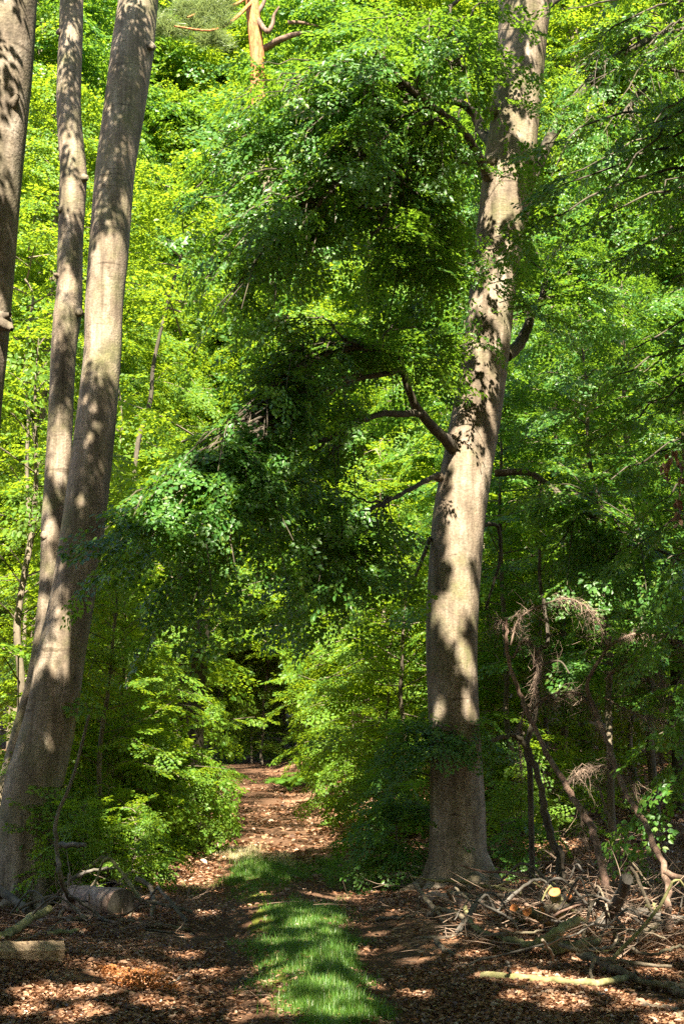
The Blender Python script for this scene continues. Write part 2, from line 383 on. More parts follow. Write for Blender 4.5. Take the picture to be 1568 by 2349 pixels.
SPM = [make_spray(np.random.default_rng(20 + s), 1.0, False, .090, .125, .6) for s in range(6)]      # middle distance
SPF = [make_spray(np.random.default_rng(40 + s), 1.6, False, .14, .20, .6) for s in range(6)]   # far crowns
SPC = [make_spray(np.random.default_rng(60 + s), 1.3, False, .10, .15, .5) for s in range(6)]   # canopy overhead

class Foliage:
    def __init__(s): s.p = []; s.d = []; s.u = []; s.s = []
    def add(s, p, d, u, sc): s.p.append(p); s.d.append(d); s.u.append(u); s.s.append(sc)
    def into(s, mb, spr, r, m=0, cull=None):
        if not s.p: return
        P, D, U, Sc = np.array(s.p), np.array(s.d), np.array(s.u), np.array(s.s)
        R = rotm(D, U); idx = r.integers(0, len(spr), len(P))
        for k, (V, Q, nv) in enumerate(spr):
            w = np.nonzero(idx == k)[0]
            if not len(w): continue
            A = np.einsum('nij,kj->nki', R[w], V) * Sc[w][:, None, None] + P[w][:, None]
            QQ = (Q[None] + (np.arange(len(w)) * len(V))[:, None, None]).reshape(-1, 4)
            A = A.reshape(-1, 3)
            if cull is not None:
                LV = A.reshape(-1, nv, 3); keep = cull(LV.mean(1)); LV = LV[keep]
                per = len(Q) * nv // len(V)
                q0 = Q.reshape(-1, per, 4)[0] if per else Q
                QQ = (q0[None] + (np.arange(len(LV)) * nv)[:, None, None]).reshape(-1, 4); A = LV.reshape(-1, 3)
            if len(A): mb.add(A, QQ, m=m)
UP = np.array([0, 0, 1.])
def unit(v): return v / (np.linalg.norm(v) + 1e-9)
def bough(fol, P, r, step=.2, sc=.8, t0=.25, droop=.25, ends=True, spread=48, tilt=.25):
    """Hang sprays both sides along a branch path P."""
    seg = np.r_[0, np.cumsum(np.linalg.norm(np.diff(P, axis=0), axis=1))]; L = seg[-1]
    s = L * t0; sg = 1
    while s < L:
        p = np.array([np.interp(s, seg, P[:, k]) for k in range(3)])
        q = np.array([np.interp(min(s + .05, L), seg, P[:, k]) for k in range(3)])
        t = unit(q - p) if s < L - .05 else unit(P[-1] - P[-2])
        side = unit(np.cross(t, UP) + 1e-6) * sg; sg = -sg
        a = math.radians(spread + r.normal(0, 12))
        d = unit(t * math.cos(a) + side * math.sin(a) + np.array([0, 0, -droop * r.uniform(.3, 1.4)]))
        fol.add(p, d, unit(UP + r.normal(0, tilt, 3)), sc * r.uniform(.7, 1.15) * (1 - .35 * s / L))
        s += step * r.uniform(.6, 1.4)
    if ends: fol.add(P[-1], unit(P[-1] - P[-2] + np.array([0, 0, -.05])), unit(UP + r.normal(0, tilt, 3)), sc * .8)

# ------------------------------------------------------------------ generic forest trees (prototype meshes)
def proto_tree(seed, H, z0, R, nb, tr, spr, sc, step, up0=.5, droop=.5, leafm=None, barkm=None, lean=.03, taper=1.0, bushy=.35):
    r = np.random.default_rng(seed); tm, cm = MB(), MB()
    nz = 12; z = np.linspace(-.3, H, nz); wx = np.cumsum(r.normal(0, lean, nz)) * H / 12; wy = np.cumsum(r.normal(0, lean, nz)) * H / 12
    wx -= np.interp(0, z, wx); wy -= np.interp(0, z, wy)
    TP = smooth_path(np.stack([wx, wy, z], 1), 4)
    tube(tm, TP, [tr * 1.35, tr, tr * .9, tr * .75, tr * .5, tr * .12], 9, lump=.06, r=r)
    fol = Foliage()
    for i in range(nb):
        f = (i + r.uniform(0, 1)) / nb; h = z0 + (H - z0) * f ** .9
        o = np.array([np.interp(h, TP[:, 2], TP[:, 0]), np.interp(h, TP[:, 2], TP[:, 1]), h])
        prof = (min(1, (f + .12) / bushy)) ** .6 * (1 - max(0, f - bushy) / (1 - bushy)) ** .75
        L = R * max(.18, prof) * r.uniform(.6, 1.2)
        a = i * 2.399 + r.normal(0, .3); e = up0 * (.35 + f) + r.normal(0, .12)
        out = np.array([math.cos(a), math.sin(a), 0])
        pts = [o, o + out * L * .4 + UP * L * .4 * e * r.uniform(.3, 1.7), o + out * L * .75 + UP * L * (.62 * e - droop * .08), o + out * L + UP * L * (.68 * e - droop * .28)]
        pts[1] = pts[1] + r.normal(0, .05 * L, 3); pts[2] = pts[2] + r.normal(0, .06 * L, 3)
        BP = smooth_path(np.array(pts), 4)
        tube(cm, BP, [max(.012, tr * .22 * (1 - f)), .004], 4, m=1)
        bough(fol, BP, r, step, sc, .18, droop * .5)
    fol.into(cm, spr, r)
    return tm.mesh('trunk', barkm), cm.mesh('crown', [leafm, barkm], False)

PROTO = {
 'young': [proto_tree(101, 7.0, .4, 2.3, 40, .055, SPR, .90, .33, .62, .5, M_young, M_back, .10),
           proto_tree(102, 6.0, .3, 2.2, 38, .045, SPR, .90, .33, .55, .6, M_young, M_back, .12)],
 'seedling': [proto_tree(111, 2.0, .15, .95, 17, .014, SPR, .74, .34, .55, .5, M_young, M_back, .08), proto_tree(112, 1.7, .10, .85, 15, .012, SPR, .70, .34, .45, .6, M_young, M_back, .10)],
 'slim': [proto_tree(103, 8.5, 2.2, 2.2, 44, .05, SPR, .75, .23, .4, .6, M_leaf, M_back, .07),
          proto_tree(104, 9.5, 2.6, 2.6, 48, .065, SPR, .75, .19, .4, .6, M_leaf, M_back, .07)],
 'tall': [proto_tree(105, 17, 1.6, 3.6, 120, .15, SPM, 1.0, .23, .55, .6, M_young, M_back, .04),
          proto_tree(106, 16, 2.5, 3.8, 115, .14, SPM, 1.0, .23, .5, .7, M_leaf, M_back, .05)],
 'big': [proto_tree(107, 28, 3.5, 6.2, 135, .27, SPF, 1.0, .40, .6, .5, M_young, M_back, .03),
         proto_tree(108, 27, 4.5, 6.0, 130, .25, SPF, 1.0, .40, .5, .6, M_leaf, M_back, .03)],
}
def plant(kind, var, x, Y, sc, rz, name, label, cat, group=None):
    X = at(x, 1720, Y)[0]; z = float(gz(X, Y))
    t = empty(name, label, cat, (X, Y, z), group); t.rotation_euler = (0, 0, rz); t.scale = (sc, sc, sc * 1.0)
    for nm, me in zip(('trunk', 'crown'), PROTO[kind][var]):
        o = bpy.data.objects.new(nm, me); C.objects.link(o); o.parent = t
    return t

T_young = [  # x, Y, scale, variant, label
 (232, 18.6, .62, 0, 'small bright beech sapling just behind the twin-stemmed beech'),
 (285, 20.5, .62, 1, 'low leafy beech sapling left of the two dark trunks'),
 (268, 24.5, .78, 0, 'layered young beech behind the low sapling left of the track'),
 (175, 23.0, 1.0, 1, 'lush young beech filling the gap right of the twin-stemmed trunk base'),
 (20, 19.5, 1.05, 0, 'young beech at the far left seen behind the twin stems'),
 (290, 28.0, 1.2, 0, 'taller bright young beech in the second row beside the track'),
 (365, 31.0, .85, 1, 'young beech standing left of two dark far trunks'),
 (105, 30.0, 1.3, 1, 'tall sunlit young beech between the leftmost trunk and the thin stem'),
 (845, 29.5, .9, 1, 'sunlit young beech whose pale bough reaches over the far track from the right'),
 (780, 40.0, .85, 0, 'young beech by the bend where the track fades'),
 (880, 23.5, .62, 1, 'small beech sapling on the leaf-strewn bank right of the track'),
 (880, 29.0, 1.05, 0, 'leafy young beech on the bank behind the bank sapling'),
 (930, 22.5, .85, 1, 'young beech just left of the great leaning beech'),
 (1010, 28.5, 1.2, 0, 'young beech growing directly behind the great leaning beech'),
 (345, 46.0, 1.0, 0, 'distant young beech at the left of the track bend'),
 (600, 66.0, 1.2, 1, 'distant young beech closing the end of the track'),
 (515, 65.0, 1.1, 0, 'distant bright young beech left at the very end of the track'),
 (470, 60.0, 1.2, 1, 'distant young beech on the left bank where the track ends'),
 (655, 62.0, 1.3, 1, 'distant young beech on the right bank where the track ends'),
 (585, 74.0, 1.6, 1, 'tallest distant young beech filling the gap beyond the track end'),
 (602, 55.0, .8, 0, 'low bright young beech on the right verge at the track end'),
 (578, 60.0, .75, 1, 'low distant young beech between the end verge sapling and the track'),
 (500, 57.0, .7, 1, 'low distant young beech on the left verge at the track end'),
 (560, 70.0, 1.3, 0, 'distant young beech standing dead ahead beyond the track end'),
 (1235, 23.0, .80, 0, 'bright young beech showing through under the dead spruce arch'),
 (1460, 27.0, 1.1, 1, 'young beech on the slope right of the dark slim stem'),
 (1345, 29.0, 1.25, 0, 'young beech glowing behind the brown hanging spruce twigs'),
 (1120, 25.0, 1.0, 1, 'young beech touching the right flank of the great beech trunk'),
 (1560, 30.0, 1.3, 0, 'young beech up the slope at the right picture edge'),
]
for q, (x, Y, sc, v, lab) in enumerate(T_young):
    plant('young', v, x, Y, sc, q * 1.9, 'young_beech', lab, 'sapling')
for q, (x, Y, sc) in enumerate([(195, 16.6, .22), (250, 18.0, .30), (402, 21.5, .38), (436, 22.4, .34), (345, 20.5, .34), (355, 22.5, .36), (392, 24.5, .36), (150, 17.2, .34), (270, 19.5, .40), (325, 22.0, .42), (310, 16.8, .20), (405, 28.0, .36), (215, 20.0, .45), (320, 22.5, .5)]):
    plant('seedling', q % 2, x, Y, sc * 2.6, q * 1.37, 'beech_seedling', 'knee-high to head-high bright beech seedling crowding the left side of the track', 'sapling', 'beech seedlings along the left of the track')
for q, (x, Y, sc) in enumerate([(850, 22.5, .26), (790, 27, .30), (765, 33, .34), (880, 21.0, .30), (860, 25.5, .36), (1190, 19.5, .26), (1250, 21, .3), (1330, 22, .3), (1120, 22, .36)]):
    plant('seedling', q % 2, x, Y, sc * 2.6, q * 1.77, 'beech_seedling', 'knee-high beech seedling on the leaf-strewn slope right of the track', 'sapling', 'beech seedlings on the right slope')
T_slim = [
 (1175, 21.5, .85, 0, 'slender beech right behind the great beech, left of the dead spruce'),
 (1290, 25.0, .95, 1, 'slender shaded beech behind the arching dead spruce twigs'),
 (1400, 20.5, .95, 0, 'dark slim beech stem standing upright behind the leaning dead poles'),
 (1500, 24.0, 1.0, 1, 'slender beech on the leafy slope at the right edge'),
 (1575, 20.0, .85, 0, 'slim beech half cut off by the right picture edge'),
 (1350, 32.0, 1.15, 0, 'slender beech high on the leafy slope between the dead poles'),
 (1110, 31.0, 1.1, 1, 'slender beech farther up the slope behind the great beech'),
]
for q, (x, Y, sc, v, lab) in enumerate(T_slim):
    plant('slim', v, x, Y, sc, q * 2.3 + 1, 'slender_beech', lab, 'tree')
T_tall = [(60, 33, 1.0, 0), (175, 37, 1.05, 0), (275, 42, .95, 0), (-70, 36, 1.1, 1), (255, 47, 1.1, 0), (805, 47, 1.05, 1), (815, 37, 1.05, 0), (905, 39, 1.1, 0),
          (1060, 37, 1.0, 1), (1195, 34, 1.0, 1), (1320, 38, 1.1, 0), (1450, 34, 1.0, 1), (1580, 36, 1.1, 0), (1690, 32, 1.0, 1), (215, 53, 1.4, 0)]
TL = {0: 'mid-height beech of the sunlit wood left of the track', 1: 'mid-height beech of the wood between the track and the great beech', 2: 'mid-height beech of the shadier wood right of the great beech'}
for q, (x, Y, sc, v) in enumerate(T_tall):
    k = 0 if x < 530 else (1 if x < 1080 else 2)
    plant('tall', v, x, Y, sc, q * 2.1, 'beech_tree', TL[k], 'tree', TL[k].replace('beech', 'beeches'))
BL = {0: 'tall background beech towering over the wood left of the track', 1: 'tall background beech rising beyond the end of the track', 2: 'tall background beech of the wood beyond the great beech'}
q = 0
for Y, x0, dx in ((50, -180, 190), (62, -90, 150), (76, -160, 130), (92, -100, 130)):
    x = x0
    while x < 1780:
        if not (Y < 66 and (150 if Y < 55 else 380) < x < (720 if Y < 55 else 680)):
            k = 0 if x < 430 else (1 if x < 800 else 2)
            plant('big', q % 2, x + rn.uniform(-35, 35), Y + rn.uniform(-3, 3), rn.uniform(.97, 1.12) * (.575 * Y + 1.5) / 28, q * 1.7, 'tall_beech', BL[k], 'tree', BL[k].replace('beech', 'beeches'))
        x += dx; q += 1
for x, Y, sc in ((500, 73, 1.6), (585, 78, 1.65), (700, 60, 1.36), (640, 84, 1.75), (540, 92, 1.9)):
    plant('big', 0, x, Y, sc, x * 1.0, 'tall_beech', BL[1] if x > 600 else 'very tall background beech standing close behind the orange pine', 'tree', BL[1].replace('beech', 'beeches') if x > 600 else 'tall beeches behind the pine')

for q, (X, Y) in enumerate([(-9, -6), (9.5, -5), (-3.5, -13), (4, -14), (-13, -14), (13, -13), (-11, 3), (11.5, 4), (0, -22), (-8, -22), (9, -22), (-15, 11), (15, 12), (-19, -5), (19, -3), (-21, 8), (21, 8), (-6, -9), (6.5, -9), (-16, -9), (16, -8), (-13, -2), (14, 0)]):  # more of the wood, out of view; added to block sky light from behind
    t = empty('beech_tree', 'unseen beech of the dense wood around and behind the viewpoint', 'tree', (X, Y, float(gz(X, Y)) - .05), 'unseen beeches of the wood behind the viewpoint'); t.rotation_euler = (0, 0, q * 1.3)
    for nm, me in zip(('trunk', 'crown'), PROTO['tall'][q % 2]):
        o = bpy.data.objects.new(nm, me); C.objects.link(o); o.parent = t
# ------------------------------------------------------------------ canopy gaps that let the sun through (places in the photograph that are lit)
HOLES = []
gb_base = on(1052, 2032); GB_Y = gb_base[1]; tb_base = on(70, 2088); TY = tb_base[1]
TF, TF2, GF = TY - .18, TY + .42, GB_Y - .28     # front faces of the thick stem, the thin stem and the great beech
def gap(p, r, stem=False): HOLES.append((np.asarray(p, float), r, stem))
for x, y, r in ((245, 590, .30), (240, 660, .36), (235, 730, .30), (265, 560, .2), (180, 1380, .10), (150, 1440, .13), (165, 1500, .1), (290, 420, .10)):
    gap(at(x, y, TF), r, True)
for x, y, r in ((160, 430, .15), (150, 640, .12), (140, 1000, .16), (130, 1060, .12), (115, 1200, .1), (165, 60, .08)):
    gap(at(x, y, TF2), r, True)
for x, y, r in ((1075, 1110, .26), (1070, 1180, .30), (1062, 1240, .28), (1050, 1300, .16), (1060, 1390, .22), (1040, 1460, .18), (1070, 1530, .16), (1010, 1420, .14), (1005, 1640, .1), (1075, 1640, .12),
                (1150, 480, .25), (1165, 440, .16), (1195, 330, .16), (1210, 220, .12), (1225, 60, .14)):
    gap(at(x, y, GF), r, True)
for x, y, r in ((480, 1975, .5), (560, 1962, .6), (640, 1970, .6), (700, 1990, .35), (600, 1945, .5), (470, 2005, .2), (520, 1955, .5), (760, 1960, .5), (830, 1950, .4),
                (500, 2045, .10), (480, 2095, .12), (640, 2075, .10), (700, 2160, .12), (620, 2160, .12), (560, 2010, .14), (860, 2140, .12), (820, 2180, .14), (900, 2090, .1),
                (265, 2228, .12), (230, 2215, .1), (90, 2280, .2), (200, 2275, .22), (300, 2250, .2), (360, 2300, .16), (60, 2320, .16), (180, 2330, .2), (300, 2235, .15), (430, 2190, .14), (480, 2230, .12),
                (1040, 2145, .14), (1130, 2240, .14), (1250, 2245, .34), (1330, 2255, .22), (1400, 2275, .18), (1180, 2290, .14), (1290, 2300, .2), (1480, 2300, .2), (1540, 2345, .2), (1410, 2200, .16), (1500, 2230, .16),
                (1178, 2084, .17), (1209, 2090, .17), (1240, 2090, .14), (1270, 2040, .2), (1310, 2060, .2), (1350, 2110, .15), (1000, 2050, .12), (1040, 2080, .14), (1080, 2110, .14), (1140, 2130, .16), (1250, 2120, .12), (1300, 2150, .14), (1400, 2130, .14), (1230, 2170, .16), (1460, 2060, .2), (1520, 2190, .2), (1350, 2200, .2), (640, 2015, .2), (580, 2015, .16), (560, 2030, .12), (610, 2005, .15), (580, 2075, .12), (600, 2050, .12), (640, 2165, .12), (600, 2085, .12), (720, 2115, .12), (1090, 2190, .12), (1450, 2150, .18), (1530, 2130, .15),
                (225, 2060, .2), (265, 2050, .15), (335, 2060, .12), (300, 2100, .1), (60, 2195, .12), (420, 2140, .1), (560, 2330, .1), (950, 2200, .12), (950, 2280, .12), (860, 2260, .1)):
    gap(on(x, y, .03), r)
for x, y, Y, r in ((180, 1895, 15.5, .25), (330, 1985, 17, .2), (1500, 1960, 14, .2), (1530, 2080, 13.3, .15), (1390, 1980, 14.5, .12), (1350, 1500, 15.8, .3), (1300, 1620, 15.8, .25), (1460, 1540, 15.8, .3), (1170, 1430, 15.8, .3), (1215, 1560, 15.6, .15),
                   (930, 350, 14, .3), (1110, 180, 15.6, .3), (1140, 400, 15.6, .22), (1050, 780, 15.8, .2), (1100, 620, 15.6, .2), (60, 140, 11.7, .1), (20, 200, 11.7, .12), (40, 330, 11.7, .08)):
    gap(at(x, y, Y), r)
for x, y, Y, r in ((300, 1450, 20, .6), (200, 1600, 19, .5), (340, 1600, 21, .6), (420, 1500, 25, .7), (250, 1750, 18.5, .5), (360, 1680, 21, .5), (430, 1620, 24, .6), (220, 1850, 18.5, .4), (330, 1850, 20.5, .4), (60, 1480, 19.5, .5), (30, 1600, 19.5, .4), (100, 1350, 24, .5),
                   (600, 1650, 29, .6), (700, 1700, 29, .6), (800, 1700, 27, .5), (860, 1600, 24, .4), (900, 1500, 24, .5), (1200, 1700, 22, .4), (1300, 1650, 23, .5), (1480, 1780, 30, .7), (1420, 1850, 27, .6), (1330, 1900, 24, .5), (1230, 1900, 24, .4), (1540, 1800, 28, .5)):
    gap(at(x, y, Y), r)
gr = np.random.default_rng(77)
for _ in range(110):
    gap(at(gr.uniform(1230, 1568), gr.uniform(60, 1500), gr.uniform(15.5, 24)), gr.uniform(.12, .35))
for _ in range(55):
    gap(at(gr.uniform(220, 860), gr.uniform(180, 1400), gr.uniform(13.2, 15.5)), gr.uniform(.08, .24))
for _ in range(95):       # dapples down the great beech's stem
    yy = gr.uniform(560, 1090); gap(at(np.interp(yy, [560, 1090], [1142, 1068]) + gr.uniform(-46, 50), yy, GF), gr.uniform(.035, .085), True)
for _ in range(45):
    yy = gr.uniform(20, 560); gap(at(np.interp(yy, [20, 380, 560], [1202, 1167, 1142]) + gr.uniform(-40, 50), yy, GF), gr.uniform(.03, .08), True)
for _ in range(34):
    yy = gr.uniform(850, 1700); gap(at(np.interp(yy, [850, 1700], [230, 104]) + gr.uniform(-40, 40), yy, TF), gr.uniform(.02, .06), True)
for _ in range(60):
    yy = gr.uniform(2090, 2345); gap(on(np.interp(yy, [2090, 2345], [660, 750]) + gr.uniform(-110, 110), yy), gr.uniform(.05, .13))
for _ in range(46):       # the leafy edge left of the track
    gap(at(gr.uniform(130, 460), gr.uniform(1280, 1960), gr.uniform(15.5, 22)), gr.uniform(.3, .6))
for _ in range(18):
    gap(at(gr.uniform(560, 960), gr.uniform(1400, 1800), gr.uniform(20, 28)), gr.uniform(.3, .6))
HT = np.array([h[0] for h in HOLES]); HR = np.array([h[1] for h in HOLES]); HS = np.array([h[2] for h in HOLES])
def open_gaps(c, stems=False, biggest=9.0):
    keep = np.ones(len(c), bool)
    for p, r in (zip(HT[HS], HR[HS]) if stems else zip(HT[HR < biggest], HR[HR < biggest])):
        d = c - p; t = d @ S; k = ((d - t[:, None] * S) ** 2).sum(1) < (r * (1 + .25 * np.sin(c[:, 0] * 9 + c[:, 1] * 7))) ** 2
        keep &= ~(k & (t > 1.2))
    return keep
def canopy(mb, seed, n, inside, zf, m=0):
    """Leafy sprays of a high crown: clumped, flattened, with the gaps left open."""
    r = np.random.default_rng(seed); fol = Foliage(); k = 0
    while k < n:
        c = np.array([r.uniform(-17, 17), r.uniform(-17, 19), 0])
        if not inside(c[0], c[1]): continue
        for _ in range(6):
            p = c + r.normal(0, .55, 3); p[2] = zf(p[0], p[1]) + abs(r.normal(0, 1.0)) + r.uniform(0, 2.2)
            a = r.uniform(0, 6.28); fol.add(p, np.array([math.cos(a), math.sin(a), r.normal(-.1, .15)]), unit(UP + r.normal(0, .3, 3)), r.uniform(.8, 1.2)); k += 1
    fol.into(mb, SPC, r, m, open_gaps)
def ymax(x): return 10.5 + 4.5 * float(sstep(-.5, 3.5, x))
def zcan(x, y): return max(9.2, 2.7 + .60 * max(y, 0))

def shade(mb, seed, rows, Y, cover, m=0):  # adds unseen leaf clumps that shade chosen stretches of stem
    '''Leaf clumps added to a crown above the frame, set along sun rays to shade the stem.'''
    q = np.random.default_rng(seed); fol = Foliage()
    for (x, y, w, c) in rows:
        for _ in range(int(c * cover)):
            p = at(x + q.uniform(-.8, .8) * w, y + q.uniform(-35, 35), Y); t = 1.5
            while p[2] + S[2] * t - CAMZ < .62 * (p[1] + S[1] * t) + .9: t += .25
            c_ = p + S * (t + q.uniform(0, 2.2)); a = q.uniform(0, 6.28); fol.add(c_ + q.normal(0, .05, 3), np.array([math.cos(a), math.sin(a), -.15]), unit(UP + q.normal(0, .4, 3)), q.uniform(.45, .75))
    fol.into(mb, SPR, q, m, lambda c: open_gaps(c, True))
# ------------------------------------------------------------------ the great beech right of the track
def bole(rows, Y, k=5):
    P = np.array([at(x, y, Y) for x, y, w in rows]); R = np.array([px2m(w / 2, np.linalg.norm(p - [0, 0, CAMZ])) for p, (x, y, w) in zip(P, rows)])
    n = (len(rows) - 1) * k + 1
    return smooth_path(P, k), np.interp(np.linspace(0, len(rows) - 1, n), np.arange(len(rows)), R)
GB_Y = 16.9
r = np.random.default_rng(11)
gb = empty('great_beech', 'big leaning beech with dappled pale trunk standing right of the track', 'tree', gb_base)
rows = [(1052, 2062, 150), (1051, 2030, 140), (1050, 1990, 130), (1049, 1930, 124), (1048, 1850, 120), (1044, 1740, 114), (1040, 1640, 112), (1036, 1520, 114), (1037, 1400, 118), (1043, 1290, 119), (1050, 1200, 119), (1062, 1120, 117), (1076, 1040, 113), (1088, 970, 111), (1103, 880, 106), (1116, 790, 102), (1126, 700, 101), (1136, 610, 103), (1148, 530, 106), (1160, 450, 112), (1167, 380, 112), (1177, 300, 106), (1186, 220, 105), (1193, 140, 104), (1199, 60, 106), (1206, -30, 116), (1212, -140, 90), (1216, -280, 80), (1222, -420, 66)]
P, R = bole(rows, GB_Y)
def root_flare(n, k, hz, ph):
    def f(t, a):
        h = np.clip(1 - t / hz, 0, 1)[:, None] ** 2
        return 1 + h * (.06 + .55 * np.maximum(0, np.cos(n * a + ph))[None] ** 2 + .12 * np.sin(2 * a + k)[None])
    return f
mb = MB(); tube(mb, P, R, 40, lump=.022, r=r, flare=root_flare(5, 1, .085, .6))
for x, y, dx, dy, w in ((1015, 1280, -8, 6, 26), (1120, 372, -18, 2, 40), (1118, 255, -20, 6, 36), (1112, 395, -10, -10, 34), (1183, 118, 3, 8, 16), (1000, 1095, -12, 2, 24), (1028, 1010, -12, -8, 36)):   # burrs and branch collars
    p = at(x, y, GB_Y - .22); q = at(x + dx, y + dy, GB_Y - .30)
    q = p + (q - p) * .45; tube(mb, smooth_path([p + (p - q) * 1.2, p, q]), [px2m(w, 17) * .55, px2m(w, 17) * .42, px2m(w, 17) * .15], 10, lump=.12, r=r, cap=True)
for a in (-2.75, -2.0, -1.25, -.5, .3, 2.9):
    d = np.array([math.cos(a), math.sin(a), 0]); L = r.uniform(.6, 1.0); b = gb_base + np.array([0, .05, 0]); pts = [b + d * .22 + UP * .42, b + d * .42 + UP * .12, b + d * (.42 + L * .5), b + d * (.42 + L)]
    for p in pts[1:]: p[2] = float(gz(p[0], p[1])) + (.10 if p is pts[1] else .0 if p is pts[2] else -.06)
    tube(mb, smooth_path(pts, 6), [.10, .10, .06, .025], 12, lump=.08, r=r)
part(mb, 'trunk', M_bark, gb)

GLIMBS = [  # polylines (x, y, Y), start and end diameter in px
 ([(1040, 1030, 16.7), (1018, 1005, 16.5), (985, 972, 16.2), (955, 935, 16.0), (935, 890, 15.8), (922, 845, 15.7), (915, 800, 15.6)], 34, 14),
 ([(965, 948, 16.05), (920, 950, 15.8), (880, 948, 15.6), (838, 962, 15.4), (800, 985, 15.2), (740, 1010, 15.0), (690, 1028, 14.8), (640, 1048, 14.5)], 20, 7),
 ([(920, 850, 15.7), (880, 858, 15.5), (830, 868, 15.3), (770, 892, 15.0), (710, 930, 14.6), (640, 975, 14.2), (560, 1050, 13.8)], 17, 6),
 ([(916, 803, 15.6), (870, 806, 15.4), (810, 800, 15.2), (750, 812, 14.9), (690, 845, 14.5)], 12, 5),
 ([(1112, 390, 16.6), (1092, 350, 16.2), (1068, 310, 15.9), (1040, 280, 15.6), (1000, 250, 15.3), (960, 220, 15.0), (920, 185, 14.6), (880, 150, 14.3)], 26, 12),
 ([(1128, 330, 17.1), (1105, 300, 17.3), (1088, 262, 17.3), (1050, 235, 17.1), (980, 225, 16.8), (900, 235, 16.2), (820, 200, 15.6)], 34, 10),
 ([(1075, 375, 16.2), (1020, 355, 15.8), (960, 352, 15.4), (930, 380, 15.2), (900, 430, 15.0), (880, 500, 14.8), (850, 545, 14.6)], 13, 5),
 ([(1040, 280, 15.6), (980, 282, 15.3), (930, 295, 15.0), (870, 330, 14.6), (800, 400, 14.2), (720, 480, 13.8)], 11, 5),
 ([(1004, 1090, 16.6), (960, 1110, 16.2), (910, 1140, 15.8), (850, 1168, 15.4), (780, 1210, 15.0), (720, 1270, 14.6)], 14, 5),
 ([(1136, 1085, 16.8), (1175, 1083, 16.7), (1215, 1085, 16.6), (1250, 1108, 16.5), (1290, 1140, 16.4), (1340, 1175, 16.3), (1400, 1212, 16.2), (1470, 1245, 16.0), (1568, 1290, 15.8)], 20, 8),
 ([(1160, 815, 17.0), (1190, 790, 17.2), (1210, 750, 17.3), (1218, 720, 17.4), (1240, 690, 17.5), (1250, 650, 17.6)], 36, 20),
 ([(1215, 410, 17.2), (1245, 350, 17.5), (1290, 270, 17.8), (1340, 200, 18.0), (1400, 140, 18.2), (1470, 100, 18.4), (1530, 72, 18.5), (1600, 66, 18.5)], 38, 18),
 ([(1400, 140, 18.2), (1450, 150, 18.2), (1520, 158, 18.2), (1600, 170, 18.2)], 14, 9),
 ([(1500, 100, 18.4), (1490, 190, 18.2), (1450, 230, 18.0), (1400, 300, 17.8)], 12, 5),
 ([(1240, 20, 17.0), (1268, 5, 17.2), (1310, -30, 17.4)], 26, 16),
 ([(1060, -10, 15.2), (1030, 25, 15.2), (1045, 80, 15.2), (1055, 150, 15.3)], 12, 5),
 ([(985, 1235, 16.8), (965, 1290, 16.6), (945, 1340, 16.5), (918, 1388, 16.4)], 12, 6),
 ([(1106, 1205, 17.1), (1140, 1208, 17.2), (1146, 1280, 17.2), (1130, 1340, 17.2), (1112, 1400, 17.2)], 12, 6),
]
LP = []
for pts, a, b in GLIMBS:
    Pl = smooth_path([at(*p) for p in pts], 5); Yl = pts[0][2]; Pl[2:] += r.normal(0, .004, Pl[2:].shape)
    mb = MB(); tube(mb, Pl, [px2m(a * .45, Yl), px2m((a * .5 + b * .5) * .40, Yl), px2m(b * .38, Yl)], 10, lump=.05, r=r, cap=True)
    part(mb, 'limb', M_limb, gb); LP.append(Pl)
# fans of drooping boughs: (limb index, position along it, target x, y, Y)
FANS = []; fr = np.random.default_rng(55)
def fan(li, t0, t1, targets):
    n = len(targets)
    for k, (x, y, Y) in enumerate(targets):
        FANS.append((li, t0 + (t1 - t0) * (k + .5) / n, np.array(at(x, y, Y))))
        for _ in range(0 if li in (1, 6, 8) and k % 2 else 1): FANS.append((li, t0 + (t1 - t0) * fr.random(), np.array(at(x + fr.uniform(-25, 75), y + fr.normal(0, 45), Y + fr.uniform(-.3, 1.4)))))
fan(4, .55, 1, [(740, 360, 13.6), (700, 300, 13.4), (640, 250, 13.3), (580, 225, 13.2), (560, 210, 13.2), (760, 140, 13.8), (820, 90, 14), (890, 50, 14.4)])
fan(5, .45, 1, [(590, 235, 14.0), (612, 275, 13.9), (575, 310, 13.9), (625, 225, 14.2), (560, 330, 14.0), (500, 300, 13.8), (480, 370, 13.8), (450, 430, 13.6), (530, 260, 14.4), (650, 215, 14.6), (700, 170, 15), (780, 140, 15), (600, 420, 14.2)])
fan(7, .3, 1, [(620, 500, 13.6), (560, 560, 13.4), (500, 560, 13.4), (440, 480, 13.3), (470, 640, 13.2), (510, 720, 13.2), (540, 660, 13.4), (520, 500, 13.5), (610, 440, 13.5)])
fan(6, .35, 1, [(760, 500, 14.4), (700, 530, 14.4), (790, 470, 14.8), (660, 500, 14.2), (860, 470, 15.2), (950, 520, 15.6)])
fan(4, .2, .6, [(980, 360, 15.4), (940, 330, 15.2), (900, 330, 15), (850, 310, 14.8), (1010, 470, 15.8)])
fan(2, .3, 1, [(600, 900, 13.8), (540, 960, 13.6), (450, 1020, 13.4), (420, 1050, 13.2), (360, 1120, 13.0), (300, 1170, 12.9), (240, 1215, 12.8), (330, 1180, 12.9), (390, 1120, 13.1), (280, 1240, 12.8), (450, 1090, 13.3), (500, 1040, 13.5), (270, 1290, 12.8), (350, 1230, 12.8), (400, 1330, 12.8), (440, 1390, 12.9), (520, 1290, 13), (570, 1170, 13.2)])
